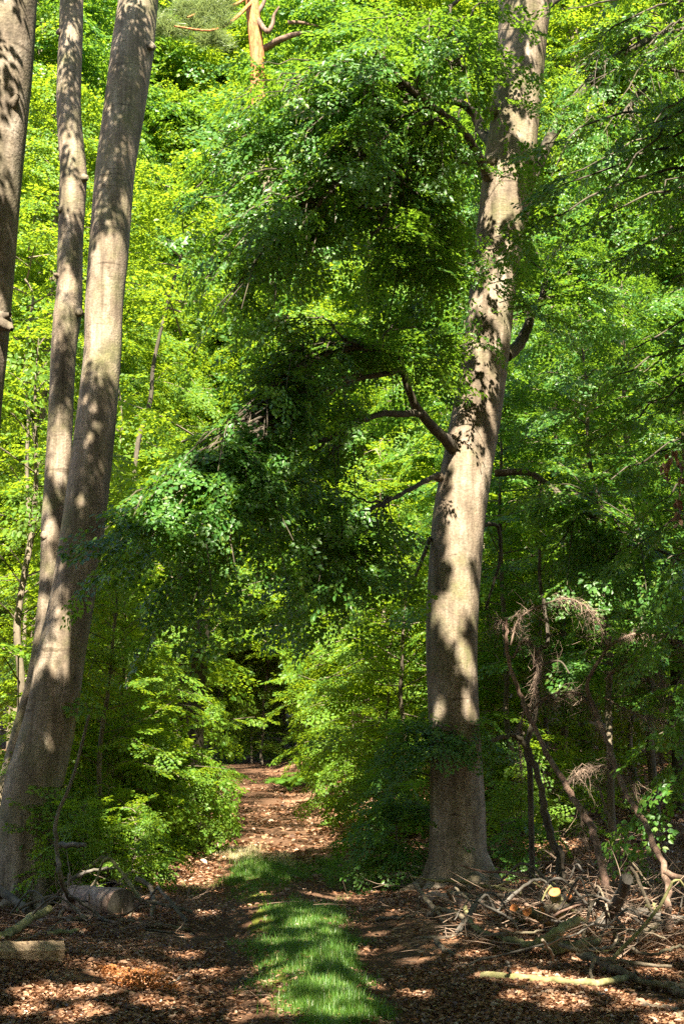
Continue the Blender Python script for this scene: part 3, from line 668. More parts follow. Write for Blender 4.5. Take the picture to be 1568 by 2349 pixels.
fan(3, .2, 1, [(720, 790, 14.6), (660, 800, 14.4), (600, 850, 14.1), (560, 900, 13.9), (640, 760, 14.6), (540, 1000, 13.8), (500, 1080, 13.6)])
fan(1, .35, 1, [(720, 1090, 14.8), (650, 1130, 14.5), (480, 1260, 13.8), (460, 1350, 13.6), (590, 1010, 14.3)])
fan(8, .3, 1, [(820, 1250, 15.2), (760, 1290, 15), (700, 1330, 14.8), (650, 1290, 14.6), (690, 1380, 14.6), (780, 1340, 15), (860, 1290, 15.4), (880, 1220, 15.6), (740, 1200, 15)])
fan(9, .25, 1, [(1230, 1180, 16.2), (1310, 1240, 16), (1380, 1290, 15.8), (1450, 1330, 15.7), (1500, 1280, 15.6), (1280, 1060, 16.2), (1420, 1150, 16), (1540, 1350, 15.5)])
fan(11, .3, 1, [(1330, 340, 17.2), (1400, 280, 17.4), (1480, 240, 17.6), (1560, 230, 17.6), (1300, 180, 17.6), (1380, 60, 17.8), (1460, 20, 18), (1260, 260, 17.2)])
fan(13, .2, 1, [(1360, 360, 17.4), (1420, 380, 17.4), (1470, 340, 17.4), (1340, 300, 17.4)])
fan(10, .4, 1, [(1290, 720, 17.2), (1330, 660, 17.2), (1300, 600, 17.4), (1240, 560, 17.4)])
fan(6, .1, .7, [(1010, 560, 16.2), (960, 640, 16.2), (1040, 650, 16.4), (900, 690, 16), (1000, 730, 16.4), (1060, 520, 16.4), (940, 570, 15.8)])
fan(5, .05, .5, [(1040, 160, 17.4), (1090, 440, 17.4), (1030, 400, 17.2)])
fan(3, .0, .8, [(860, 780, 15.8), (800, 800, 15.6), (960, 800, 16.2), (1000, 850, 16.6)])
fan(15, .1, 1, [(960, 60, 14.8), (900, 100, 14.8), (1000, 130, 15), (1090, 110, 15.2), (1110, 60, 15.4), (860, 20, 14.6)])
fol = Foliage(); tw = MB()
for li, t, T in FANS:
    Pl = LP[li]; k = t * (len(Pl) - 1); i = min(int(k), len(Pl) - 2); o = Pl[i] * (1 - (k - i)) + Pl[i + 1] * (k - i); tg = unit(Pl[i + 1] - Pl[i])
    L = np.linalg.norm(T - o)
    c1 = o + tg * L * .3 + UP * L * .06; c2 = T + (o - T) * .3 + UP * L * .10
    q = np.linspace(0, 1, 15)[:, None]
    B = (1 - q) ** 3 * o + 3 * q * (1 - q) ** 2 * c1 + 3 * q * q * (1 - q) * c2 + q ** 3 * T
    B[1:-1] += r.normal(0, .018 * L ** .5, B[1:-1].shape)
    tube(tw, B, [.016, .010, .004], 5, m=0)
    bough(fol, B, r, {1: .75, 2: .62, 3: 1.0, 5: 1.1, 6: 1.5, 7: .9}.get(li, .8), .68, .14 if li in (1, 2) else .24, .28, spread=46, tilt=.22)
    for sgn in range(2):          # side branchlets
        u = r.uniform(.25, .8); p = B[int(u * 14)]; dd = unit(unit(T - o) + unit(np.cross(T - o, UP)) * r.choice([-.7, .7]) + np.array([0, 0, -.35]))
        ln = r.uniform(.5, 1.1); bb = smooth_path([p, p + dd * ln * .5 + UP * .03, p + dd * ln - UP * .12 * ln], 3)
        tube(tw, bb, [.008, .003], 4, m=0); bough(fol, bb, r, .5, .6, .15, .3, tilt=.25)
# small lit sprigs in front of the trunk
for x, y, Y, w in ((1130, 160, 16.1, 60), (1100, 175, 16.0, 50), (1180, 170, 16.2, 50), (1140, 400, 16.1, 60), (1180, 405, 16.1, 60), (1105, 380, 16.1, 40), (1200, 245, 16.3, 60), (1250, 255, 16.4, 50), (1080, 640, 16.0, 90), (1120, 600, 16.0, 80), (1150, 650, 16.1, 60), (1180, 690, 16.2, 60), (1060, 770, 16.1, 70), (1090, 790, 16.0, 60), (1020, 600, 15.8, 80), (980, 620, 15.8, 80), (1210, 720, 16.4, 60), (1240, 530, 16.3, 60), (1170, 540, 16.2, 60)):
    p = at(x - w * .6, y + 4, Y); e = at(x + w * .6, y + 10, Y - .2); bb = smooth_path([p, (p + e) / 2 + UP * .06, e], 3); tube(tw, bb, [.007, .003], 4)
    bough(fol, bb + [0, -.12, 0], r, .14, .50, .0, .2, spread=50, tilt=.3)
mb = MB(); fol.into(mb, SPR, r, 0, lambda c: open_gaps(c, False, .27)); mb.V += tw.V; 
for Qq, mq in zip(tw.Q, tw.mq): mb.Q.append(Qq + mb.n); mb.mq.append(mq + 1)
mb.n += tw.n
shade(mb, 71, [(1050, 1960, 80, 6), (1050, 1890, 80, 6), (1050, 1820, 80, 6), (1050, 1750, 80, 6), (1045, 1690, 75, 5), (1005, 1600, 40, 4), (1040, 1560, 40, 4), (1085, 1570, 25, 3), (1000, 1480, 30, 3), (1080, 1480, 30, 3), (1045, 1330, 60, 4), (1000, 1250, 25, 3), (1070, 1400, 40, 3),
                 (1085, 1000, 60, 2), (1100, 920, 60, 2), (1110, 850, 60, 2), (1125, 770, 60, 2), (1130, 690, 60, 3), (1140, 610, 60, 5), (1150, 545, 60, 5), (1170, 400, 60, 3), (1160, 340, 45, 4), (1180, 280, 50, 4), (1170, 200, 40, 4), (1190, 130, 50, 4), (1180, 60, 40, 4), (1200, 0, 60, 4)], GF, 1.5)
canopy(mb, 31, 1500, lambda x, y: -1.5 <= x < 12 and 0 <= y < ymax(x), zcan)
part(mb, 'crown', [M_leaf, M_limb], gb, False)

# ------------------------------------------------------------------ the twin-stemmed beech and its neighbour at the left edge
tb = empty('twin_stemmed_beech', 'twin-stemmed grey beech in front on the left, one stem thick and one thin', 'tree', tb_base)
rows = [(62, 2120, 150), (60, 2085, 140), (60, 2040, 132), (62, 1980, 130), (66, 1900, 128), (78, 1800, 126), (92, 1750, 122), (104, 1700, 118), (116, 1650, 113), (126, 1600, 110), (142, 1500, 104), (161, 1400, 98), (178, 1300, 95), (193, 1200, 95), (206, 1100, 92), (217, 1000, 90), (227, 900, 86), (236, 800, 83), (239, 700, 84), (247, 600, 87), (255, 500, 86), (264, 400, 84), (278, 300, 86), (292, 200, 88), (304, 110, 90), (314, 30, 84), (324, -60, 82), (336, -200, 78), (352, -400, 66)]
P, R = bole(rows, TY + .15)
mb = MB(); tube(mb, P, R, 36, lump=.022, r=r, flare=root_flare(4, 2, .07, 1.9))
for x, y, dx, dy, w in ((350, 108, 14, 6, 26), (150, 1588, 6, 12, 30), (40, 2050, -30, 22, 50), (110, 2070, 30, 14, 40)):
    p = at(x, y, TY - .02); q = at(x + dx, y + dy, TY - .10); q = p + (q - p) * .35; tube(mb, smooth_path([p + (p - q) * 1.4, p, q]), [px2m(w * .6, 14), px2m(w * .45, 14), px2m(w * .2, 14)], 10, lump=.12, r=r, cap=True)
for a in (-2.6, -1.9, -1.1, -.4, .5):
    d = np.array([math.cos(a), math.sin(a), 0]); L = r.uniform(.5, .9); b = np.array([tb_base[0], tb_base[1] + .12, tb_base[2]]); pts = [b + d * .20 + UP * .40, b + d * .42 + UP * .12, b + d * (.42 + L * .5), b + d * (.42 + L)]
    for p in pts[1:]: p[2] = float(gz(p[0], p[1])) + (.10 if p is pts[1] else .0 if p is pts[2] else -.06)
    tube(mb, smooth_path(pts, 6), [.10, .10, .06, .025], 12, lump=.08, r=r)
part(mb, 'trunk', M_bark, tb)
rows = [(-5, 2080, 110), (5, 2000, 84), (14, 1900, 70), (30, 1800, 62), (48, 1720, 58), (66, 1640, 52), (86, 1560, 48), (100, 1480, 46), (110, 1400, 48), (118, 1320, 50), (124, 1240, 56), (126, 1190, 58), (132, 1100, 56), (138, 1000, 55), (142, 900, 54), (147, 800, 56), (155, 720, 62), (160, 660, 56), (162, 560, 54), (165, 490, 55), (168, 420, 58), (168, 380, 56), (162, 320, 54), (158, 250, 52), (160, 160, 52), (163, 80, 50), (165, 0, 48), (166, -100, 46), (170, -300, 40)]
P, R = bole(rows, TY + .62)
mb = MB(); tube(mb, P, R, 28, lump=.025, r=r)
for x, y, dx, dy, w in ((186, 718, 12, 4, 24), (198, 408, 10, -2, 22), (137, 480, -10, -4, 22), (100, 1232, -10, 6, 26), (133, 75, -8, 4, 16), (128, 630, -10, -6, 14)):
    p = at(x, y, TY + .5); q = at(x + dx, y + dy, TY + .45); q = p + (q - p) * .35; tube(mb, smooth_path([p + (p - q) * 1.6, p, q]), [px2m(w * .62, 14.5), px2m(w * .45, 14.5), px2m(w * .2, 14.5)], 9, lump=.15, r=r, cap=True)
part(mb, 'second_stem', M_bark, tb)
mb = MB()
shade(mb, 72, [(320, 20, 45, 4), (305, 90, 45, 4), (295, 160, 45, 4), (285, 230, 50, 4), (290, 300, 40, 4), (270, 360, 45, 3), (280, 430, 35, 3), (265, 490, 45, 4), (270, 540, 40, 3), (240, 850, 45, 4), (230, 910, 45, 5), (220, 970, 50, 5), (212, 1040, 50, 5), (205, 1110, 50, 5), (195, 1180, 50, 5), (185, 1250, 50, 5), (190, 1320, 40, 3), (185, 1400, 30, 3), (165, 1480, 40, 2), (150, 1550, 45, 4), (120, 1620, 60, 5), (100, 1700, 70, 6), (80, 1780, 75, 6), (70, 1860, 80, 6), (65, 1940, 80, 6), (60, 2010, 85, 6)], TF, 2.0)
shade(mb, 73, [(165, 0, 30, 3), (163, 90, 30, 3), (160, 170, 30, 3), (160, 260, 30, 3), (165, 340, 30, 2), (160, 520, 30, 3), (160, 590, 30, 3), (155, 690, 30, 3), (145, 770, 30, 4), (142, 850, 30, 3), (140, 930, 30, 4), (130, 1130, 30, 3), (122, 1260, 30, 3)], TF2, 1.7)
canopy(mb, 32, 1150, lambda x, y: -12 < x < -1.5 and 0 <= y < ymax(x), zcan)
top = at(352, -400, TY + .15)
for k in range(6):
    a = k * 1.1 + .4; e = top + np.array([math.cos(a) * 4, math.sin(a) * 4 - 3, 3.0]); tube(mb, smooth_path([top - UP * .5, (top + e) / 2 + UP * .6, e], 4), [.08, .02], 6, m=1)
part(mb, 'crown', [M_leaf, M_bark], tb, False)

lb_rows = [(-290, 2600, 190), (-230, 2200, 170), (-170, 1800, 160), (-125, 1400, 152), (-90, 1100, 146), (-70, 900, 142), (-57, 780, 140), (-48, 690, 138), (-36, 560, 140), (-24, 420, 142), (-14, 280, 146), (-6, 160, 148), (0, 40, 148), (6, -80, 146), (14, -400, 120)]
P, R = bole(lb_rows, 12.0)
lbb = P[np.argmin(np.abs(P[:, 2] - gz(P[:, 0], P[:, 1])))]
lb = empty('old_beech', 'dark rough beech trunk with a burr cut off by the left picture edge', 'tree', lbb)
mb = MB(); tube(mb, P, R, 32, lump=.035, r=r)
for x, y, dx, dy, w in ((10, 742, 18, 14, 40), (0, 730, 24, -8, 30), (28, 240, 14, -22, 30)):
    p = at(x, y, 11.8); q = at(x + dx, y + dy, 11.75); tube(mb, smooth_path([p + (p - q) * .8, p, q]), [px2m(w * .5, 12), px2m(w * .5, 12), .02], 9, lump=.2, r=r)
part(mb, 'trunk', M_bark_old, lb)
mb = MB(); top = P[-1]
for k in range(5):
    a = k * 1.25; e = top + np.array([math.cos(a) * 3.5, math.sin(a) * 3.5, 2.5]); tube(mb, smooth_path([top - UP * .4, (top + e) / 2 + UP * .5, e], 4), [.09, .02], 6, m=1)
canopy(mb, 33, 700, lambda x, y: -16 < x < -6 and 0 <= y < 9, zcan)
part(mb, 'crown', [M_leaf, M_bark_old], lb, False)

# two unseen beeches added beside the viewpoint, their crowns placed to shade the foreground
for sx, seed, n, lab in ((-1, 34, 1500, 'tall unseen beech added beside the viewpoint to shade the left foreground'), (1, 35, 1500, 'tall unseen beech added beside the viewpoint to shade the right foreground')):
    X0, Y0 = (5.2 * sx, -3.0); b = empty('unseen_shade_beech', lab, 'tree', (X0, Y0, float(gz(X0, Y0))))
    mb = MB(); Pt = smooth_path([(X0, Y0, -.2), (X0 + .1, Y0, 4), (X0 - .2 * sx, Y0, 9), (X0 - .5 * sx, Y0, 16)], 5); tube(mb, Pt, [.36, .28, .24, .14], 20, lump=.03, r=r); part(mb, 'trunk', M_bark, b)
    mb = MB()
    for k in range(6):
        a = k * 1.05; e = Pt[-1] + np.array([math.cos(a) * 4.5, math.sin(a) * 4.5, 1.5]); tube(mb, smooth_path([Pt[-3], (Pt[-1] + e) / 2, e], 4), [.10, .02], 6, m=1)
    canopy(mb, seed, n, (lambda x, y: -14 < x < 0 and -15 < y < 0) if sx < 0 else (lambda x, y: 0 <= x < 14 and -15 < y < 0), zcan)
    part(mb, 'crown', [M_leaf, M_bark], b, False)

# beech outside the right edge whose boughs hang into view
rb0 = np.array([5.6, 15.2, 0]); rb0[2] = gz(rb0[0], rb0[1])
rb = empty('drooping_beech', 'dark beech boughs drooping into view along the right picture edge', 'tree', rb0)
mb = MB(); Pt = smooth_path([rb0 - UP * .2, rb0 + [.1, 0, 3], rb0 + [0, .1, 7], rb0 + [.2, 0, 13]], 5); tube(mb, Pt, [.30, .23, .2, .12], 18, lump=.03, r=r); part(mb, 'trunk', M_bark, rb)
fol = Foliage(); mb = MB()
for (z, x, y, Y) in ((8.5, 1250, 330, 14), (8.2, 1300, 400, 13.8), (8, 1240, 450, 13.8), (7.8, 1210, 530, 13.8), (7.5, 1330, 520, 13.5), (7.2, 1400, 600, 13.4), (8.8, 1420, 330, 13.6), (9, 1500, 280, 13.4), (7, 1480, 560, 13.3), (6.6, 1540, 640, 13.2), (9.5, 1400, 430, 13.4), (8.4, 1520, 450, 13.2),
                     (6.2, 1450, 800, 14.2), (5.8, 1520, 880, 14), (5.5, 1430, 960, 14.2), (5.2, 1500, 1040, 14), (5, 1400, 1100, 14.2), (4.8, 1500, 1160, 14), (4.5, 1450, 1260, 14.2), (4.2, 1540, 1300, 13.8), (5.4, 1350, 1010, 14.6), (6, 1380, 880, 14.6),
                     (3.4, 1500, 1480, 14), (3.2, 1540, 1600, 13.8), (2.9, 1500, 1690, 14), (2.6, 1545, 1760, 13.8), (2.2, 1510, 1850, 14), (2.0, 1440, 1900, 14.2), (10, 1340, 100, 14.6), (10.4, 1450, 130, 14.4), (10.6, 1540, 60, 14.4), (10, 1400, 0, 14.8), (9.6, 1300, 20, 15)):
    o = np.array([rb0[0], rb0[1], z + rb0[2]]); T = np.array(at(x, y, Y)); L = np.linalg.norm(T - o)
    B = smooth_path([o, o + (T - o) * .35 + UP * .12 * L, o + (T - o) * .7 + UP * .10 * L, T], 5); B[1:-1] += r.normal(0, .03, B[1:-1].shape)
    tube(mb, B, [.035, .018, .006], 6, m=1); bough(fol, B, r, .24, .75, .25, .35, spread=45, tilt=.25)
fol.into(mb, SPR, r, 0, open_gaps)
canopy(mb, 36, 500, lambda x, y: 4 < x < 13 and 8 < y < 18, lambda x, y: 11.0 + max(0, y - 12) * .3)
part(mb, 'crown', [M_leaf, M_limb], rb, False)

# beech seedlings round the great beech's foot
def seedling(x, y, label, boughs, spr=.55):
    b = on(x, y); t = empty('beech_seedling', label, 'sapling', b); fol = Foliage(); st_ = MB(); cm = MB()
    hmax = max(at(bx, by, b[1] + dy)[2] for bx, by, dy in boughs)
    SP = smooth_path([b - UP * .05, b + [.05, 0, (hmax - b[2]) * .5], b + [0, .05, (hmax - b[2]) * .95]], 5); tube(st_, SP, [.018, .012, .005], 6)
    part(st_, 'stem', M_back, t)
    for bx, by, dy in boughs:
        T = np.array(at(bx, by, b[1] + dy)); z = min(max(b[2] + .12, T[2] + .05), SP[-1][2]); o = np.array([np.interp(z, SP[:, 2], SP[:, k]) for k in range(3)])
        L = np.linalg.norm(T - o) + .01; B = smooth_path([o, (o + T) / 2 + UP * .12 * L, T], 5)
        tube(cm, B, [.009, .003], 4, m=1); bough(fol, B, r, .17, spr, .12, .25, spread=45)
    fol.into(cm, SPR, r); part(cm, 'crown', [M_leaf, M_back], t, False)
seedling(985, 2034, 'dark low beech sapling spreading in front of the great beech trunk', [(1090, 1665, -.5), (1130, 1690, -.4), (1050, 1690, -.7), (1000, 1670, -.6), (960, 1700, -.5), (930, 1730, -.4), (1080, 1720, -.8), (1020, 1715, -.9), (890, 1760, -.3), (860, 1790, -.2), (1120, 1650, -.3), (940, 1660, -.2), (900, 1690, -.1), (870, 1730, 0)])
seedling(900, 2030, 'bushy dark beech sapling left of the great beech base', [(820, 1950, -.5), (850, 1900, -.4), (880, 1860, -.4), (900, 1820, -.3), (960, 1850, -.4), (980, 1900, -.5), (960, 1950, -.6), (900, 1960, -.7), (860, 1990, -.6), (930, 1990, -.6), (820, 2000, -.4), (1000, 1870, -.7), (1040, 1890, -.8), (840, 1850, 0), (800, 1920, .2), (870, 1940, .1), (900, 1890, .2), (940, 1790, .1)])
seedling(1150, 2010, 'low beech shoots in the shade right of the great beech foot', [(1110, 1940, -.3), (1150, 1930, -.2), (1190, 1920, -.2), (1210, 1960, -.3), (1170, 1970, -.4), (1200, 1880, 0), (1120, 1970, -.5), (1240, 1900, .2)], .45)
seedling(1490, 2040, 'pale green seedling among the brushwood below the leaning pole', [(1430, 2040, 0), (1460, 2070, -.3), (1500, 2060, -.2), (1440, 2000, .1), (1520, 2010, 0), (1475, 1960, .1)], .4)

# ------------------------------------------------------------------ far trunks seen through the leaves, and the pine
def bare_trunk(name, label, pts, w0, w1, m, base=None):
    P = smooth_path([at(*p) for p in pts], 5); b = P[0].copy(); b[2] = gz(b[0], b[1])
    if P[0][2] > b[2]: P = np.vstack([b - UP * .2, P])
    t = empty(name, label, 'tree', b); mb = MB(); tube(mb, P, [px2m(w0 / 2, pts[0][2]) * 1.1, px2m(w0 / 2, pts[0][2]), px2m(w1 / 2, pts[-1][2])], 12, lump=.06, r=r); part(mb, 'trunk', m, t); return t
def leaf_top(t, p, n, Rr, seed, mt=None):
    q = np.random.default_rng(seed); fol = Foliage(); cm = MB()
    for k in range(n):
        a = q.uniform(0, 6.28); L = Rr * q.uniform(.4, 1); o = p + UP * q.uniform(-2.5, 1.5); B = smooth_path([o, o + np.array([math.cos(a), math.sin(a), .4]) * L * .5, o + np.array([math.cos(a), math.sin(a), .3]) * L], 4)
        tube(cm, B, [.02, .005], 4, m=1); bough(fol, B, q, .3, 1.0, .2, .3)
    fol.into(cm, SPM, q); part(cm, 'crown', [mt or M_leaf, M_back], t, False)
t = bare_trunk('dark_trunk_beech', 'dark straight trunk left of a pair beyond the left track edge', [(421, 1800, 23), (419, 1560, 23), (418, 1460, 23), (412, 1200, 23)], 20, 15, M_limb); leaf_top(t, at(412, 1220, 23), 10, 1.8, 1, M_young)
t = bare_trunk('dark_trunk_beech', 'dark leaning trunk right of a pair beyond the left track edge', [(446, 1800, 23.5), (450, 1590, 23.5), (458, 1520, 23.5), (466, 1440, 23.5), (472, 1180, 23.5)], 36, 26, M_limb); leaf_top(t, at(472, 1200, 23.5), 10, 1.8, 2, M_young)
t = bare_trunk('background_beech', 'thick olive trunk glimpsed behind the dead spruce arch', [(1200, 1760, 33), (1198, 1500, 33), (1196, 1330, 33), (1190, 1000, 33)], 44, 36, M_back); leaf_top(t, at(1192, 1040, 33), 26, 3.2, 3)
t = bare_trunk('forked_background_beech', 'thin forked trunk glimpsed beyond the dead spruce arch', [(1310, 1700, 31), (1300, 1560, 31), (1330, 1420, 31), (1340, 1300, 31), (1350, 1100, 31)], 20, 12, M_back); leaf_top(t, at(1348, 1130, 31), 22, 2.6, 4)
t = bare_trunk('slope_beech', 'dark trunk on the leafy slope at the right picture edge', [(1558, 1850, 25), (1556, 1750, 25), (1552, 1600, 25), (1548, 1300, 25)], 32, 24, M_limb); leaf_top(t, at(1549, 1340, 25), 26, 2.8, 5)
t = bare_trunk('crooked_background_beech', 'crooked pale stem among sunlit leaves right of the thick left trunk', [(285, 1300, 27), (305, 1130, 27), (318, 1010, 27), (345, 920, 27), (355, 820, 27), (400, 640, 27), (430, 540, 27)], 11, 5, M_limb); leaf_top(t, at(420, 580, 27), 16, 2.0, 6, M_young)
t = bare_trunk('background_sapling', 'whippy bare stem between the leftmost trunk and thin stem', [(66, 1200, 26), (62, 1060, 26), (66, 960, 26), (56, 880, 26), (66, 760, 26), (76, 680, 26), (58, 640, 26)], 8, 5, M_back); leaf_top(t, at(62, 680, 26), 12, 1.6, 7, M_young)

PY = 48.0
pb = at(745, 1760, PY); pb[2] = gz(pb[0], pb[1])
pn = empty('scots_pine', 'orange-barked pine rising behind the bright leaves at the top', 'tree', pb)
Pp = smooth_path([pb - UP * .2, at(700, 1200, PY), at(640, 700, PY), at(603, 330, PY), at(590, 190, PY), at(590, 120, PY), at(582, 50, PY), at(578, -30, PY), at(585, -200, PY)], 6)
kk = 22; mb = MB(); tube(mb, Pp[:kk], [.33, .31, .28, .265], 16, lump=.06, r=r); part(mb, 'trunk', M_back, pn)
mb = MB(); tube(mb, Pp[kk - 1:], [.27, .265, .265, .25, .22, .15], 16, lump=.06, r=r); part(mb, 'upper_trunk', M_pine, pn)
for pts, a in (([(606, 112, PY), (640, 92, PY - .5), (668, 82, PY - .8), (692, 76, PY - 1), (716, 74, PY - 1)], .13), ([(588, 40, PY), (612, 72, PY - .6), (624, 58, PY - .6), (628, 36, PY - .6), (640, 16, PY - .6)], .10), ([(660, 52, PY), (690, 52, PY), (730, 60, PY)], .08), ([(590, 30, PY), (604, 8, PY), (612, -20, PY)], .10)):
    mb = MB(); tube(mb, smooth_path([at(*p) for p in pts], 4), [a, a * .8, a * .35], 8, lump=.1, r=r, cap=True); part(mb, 'dead_limb', M_dead, pn)
mb = MB(); q = np.random.default_rng(5)
for pts in ([(582, -20, PY), (540, 10, PY - 1), (480, 20, PY - 2), (430, 40, PY - 3)], [(584, -60, PY), (520, -40, PY - 1), (440, -20, PY - 2)], [(582, 0, PY), (530, 50, PY - 1.5), (480, 70, PY - 3), (400, 60, PY - 4)], [(586, -100, PY), (640, -80, PY), (700, -60, PY)]):
    tube(mb, smooth_path([at(*p) for p in pts], 4), [.07, .03], 6, m=1)
TU = [(460, 20), (480, 40), (440, 45), (500, 25), (510, 50), (470, 15), (420, 25), (400, 60), (380, 70), (370, 55), (410, 75), (490, 85), (510, 90), (470, 92), (430, 15), (450, 60), (520, 10), (350, 60), (530, -20), (620, -60), (680, -60)]
for x, y in TU:
    for _ in range(5):
        c = np.array(at(x + q.normal(0, 10), y + q.normal(0, 6), PY - 2.5)); d = q.normal(0, 1, (130, 3)); d[:, 2] = np.abs(d[:, 2]) * .6; d /= np.linalg.norm(d, axis=1)[:, None]
        wv = np.cross(d, q.normal(0, 1, (130, 3))); wv /= np.linalg.norm(wv, axis=1)[:, None]; c2 = c + q.normal(0, .12, (130, 3)); L = q.uniform(.2, .4, (130, 1))
        Vn = np.stack([c2 - wv * .008, c2 + wv * .008, c2 + d * L + wv * .003, c2 + d * L - wv * .003], 1).reshape(-1, 3); mb.add(Vn, np.arange(520).reshape(-1, 4))
part(mb, 'crown', [M_needle, M_pine], pn, False)

# ------------------------------------------------------------------ dead spruce, leaning poles and thin stems on the right
def pole(name, label, cat, pts, w0, w1, m, branches=(), twigs=()):
    P = smooth_path([at(*p) for p in pts], 5); P[1:-1] += r.normal(0, .008, P[1:-1].shape); b = P[0].copy(); b[2] = gz(b[0], b[1])
    if P[0][2] > b[2] + .02: P = np.vstack([b - UP * .08, P])
    t = empty(name, label, cat, b); mb = MB(); tube(mb, P, [px2m(w0 / 2, pts[0][2]), px2m(w1 / 2, pts[-1][2])], 10, lump=.12, r=r, cap=True); part(mb, 'trunk', m, t)
    for bp, a, c in branches:
        mb = MB(); tube(mb, smooth_path([at(*p) for p in bp], 5), [px2m(a / 2, bp[0][2]), px2m(c / 2, bp[0][2])], 8, lump=.1, r=r, cap=True); part(mb, 'branch', m, t)
    for bp, n, ln in twigs:    # arching dead bough with hanging bare twigs
        mb = MB(); A = smooth_path([at(*p) for p in bp], 8); tube(mb, A, [.012, .004], 5); n = int(n * 1.25)
        for k in range(n):
            u = r.uniform(.08, 1) * (len(A) - 1.001); i = int(u); o = A[i] + (A[i + 1] - A[i]) * (u - i); tg = unit(A[i + 1] - A[i])
            sd = unit(np.cross(tg, UP) + 1e-6) * r.choice([-1, 1]); L = ln * r.uniform(.15, 1.25) * (.55 + .45 * math.sin(u * 1.7 + r.uniform(0, 1)))
            d1 = unit(tg * r.uniform(.1, .8) + sd * r.uniform(.1, .9) + UP * r.uniform(-.4, .25)); e = o + d1 * L * .4
            f = e + unit(d1 * .6 - UP + r.normal(0, .4, 3)) * L * .6
            tp = smooth_path([o, e, f], 3); tube(mb, tp, [.0022, .0010], 3)
            for _ in range(5):
                w = tp[r.integers(1, len(tp))]; g = w + unit(r.normal(0, .7, 3) + d1 * .5 - UP * .4) * L * r.uniform(.15, .5); tube(mb, np.array([w, (w + g) / 2 + r.normal(0, .006, 3), g]), [.0016, .0008], 3)
        part(mb, 'dead_twigs', M_rtwig, t)
    return t
DY = 15.7
pole('dead_spruce', 'dead spruce with crooked dark top and arching brown twigs', 'tree', [(1395, 2060, 13.6), (1380, 1990, 13.8), (1355, 1900, 14.2), (1325, 1850, 14.5), (1295, 1800, 14.8), (1260, 1740, 15.1), (1225, 1670, 15.4), (1195, 1600, 15.6), (1172, 1540, 15.7), (1162, 1470, 15.7), (1160, 1420, 15.7)], 19, 7, M_dead,
     [], [([(1170, 1480, DY), (1190, 1420, DY), (1250, 1385, DY - .2), (1310, 1375, DY - .3), (1360, 1410, DY - .3), (1395, 1480, DY - .3)], 150, .55), ([(1165, 1450, DY), (1150, 1425, DY), (1140, 1430, DY)], 40, .35), ([(1175, 1510, DY), (1200, 1470, DY), (1230, 1500, DY), (1225, 1580, DY)], 100, .6),
          ([(1210, 1640, DY), (1250, 1600, DY - .2), (1310, 1587, DY - .3), (1350, 1610, DY - .3), (1380, 1680, DY - .3)], 170, .5), ([(1205, 1620, DY), (1190, 1680, DY), (1195, 1760, DY)], 70, .4), ([(1300, 1800, DY - .9), (1330, 1770, DY - 1), (1390, 1760, DY - 1), (1440, 1790, DY - 1)], 110, .5), ([(1330, 1850, 14.4), (1335, 1900, 14.3), (1345, 1930, 14.2)], 60, .3)])
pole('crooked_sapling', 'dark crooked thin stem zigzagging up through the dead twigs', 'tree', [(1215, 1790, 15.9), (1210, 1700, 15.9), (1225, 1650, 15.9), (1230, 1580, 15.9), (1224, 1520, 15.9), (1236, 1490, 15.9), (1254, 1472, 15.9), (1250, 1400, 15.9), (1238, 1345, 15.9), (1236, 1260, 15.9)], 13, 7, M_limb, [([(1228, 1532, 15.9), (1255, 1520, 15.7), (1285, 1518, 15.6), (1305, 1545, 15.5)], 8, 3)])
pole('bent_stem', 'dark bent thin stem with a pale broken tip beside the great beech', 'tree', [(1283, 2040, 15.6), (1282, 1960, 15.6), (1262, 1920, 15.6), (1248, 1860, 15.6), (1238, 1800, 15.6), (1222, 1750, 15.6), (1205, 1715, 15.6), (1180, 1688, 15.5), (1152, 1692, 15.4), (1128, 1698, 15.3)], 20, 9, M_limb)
pole('leaning_pole', 'long pale leaning dead pole crossing the leafy slope at right', 'branch', [(1532, 2170, 12.3), (1532, 2100, 12.5), (1525, 2010, 12.9), (1500, 1940, 13.3), (1478, 1890, 13.6), (1440, 1830, 14.0), (1410, 1760, 14.4), (1392, 1700, 14.7), (1370, 1650, 15)], 18, 8, M_dead,
     [([(1525, 2000, 12.9), (1545, 2010, 12.8), (1568, 2012, 12.7), (1600, 2000, 12.6)], 14, 9), ([(1385, 1680, 14.9), (1360, 1620, 15.1), (1345, 1570, 15.2), (1370, 1520, 15.3), (1400, 1480, 15.4), (1440, 1460, 15.5), (1520, 1450, 15.5)], 11, 5)],
     [([(1400, 1480, 15.4), (1450, 1455, 15.4), (1520, 1460, 15.3), (1580, 1490, 15.2)], 120, .4), ([(1385, 1560, 15.3), (1420, 1525, 15.3), (1470, 1510, 15.2), (1510, 1550, 15.1), (1540, 1610, 15.0)], 150, .5), ([(1385, 1600, 15.2), (1440, 1630, 15.1), (1500, 1650, 15), (1540, 1660, 15)], 90, .45), ([(1395, 1720, 14.7), (1400, 1760, 14.6), (1390, 1740, 14.4)], 30, .3)])
pole('thin_upright_stem', 'thin pale dead stem between the two leaning poles', 'branch', [(1404, 2030, 15), (1402, 1960, 15), (1398, 1900, 15), (1385, 1850, 15), (1370, 1800, 15.1)], 8, 5, M_stick, [([(1402, 1935, 15), (1420, 1945, 15), (1424, 1960, 15)], 4, 2)])

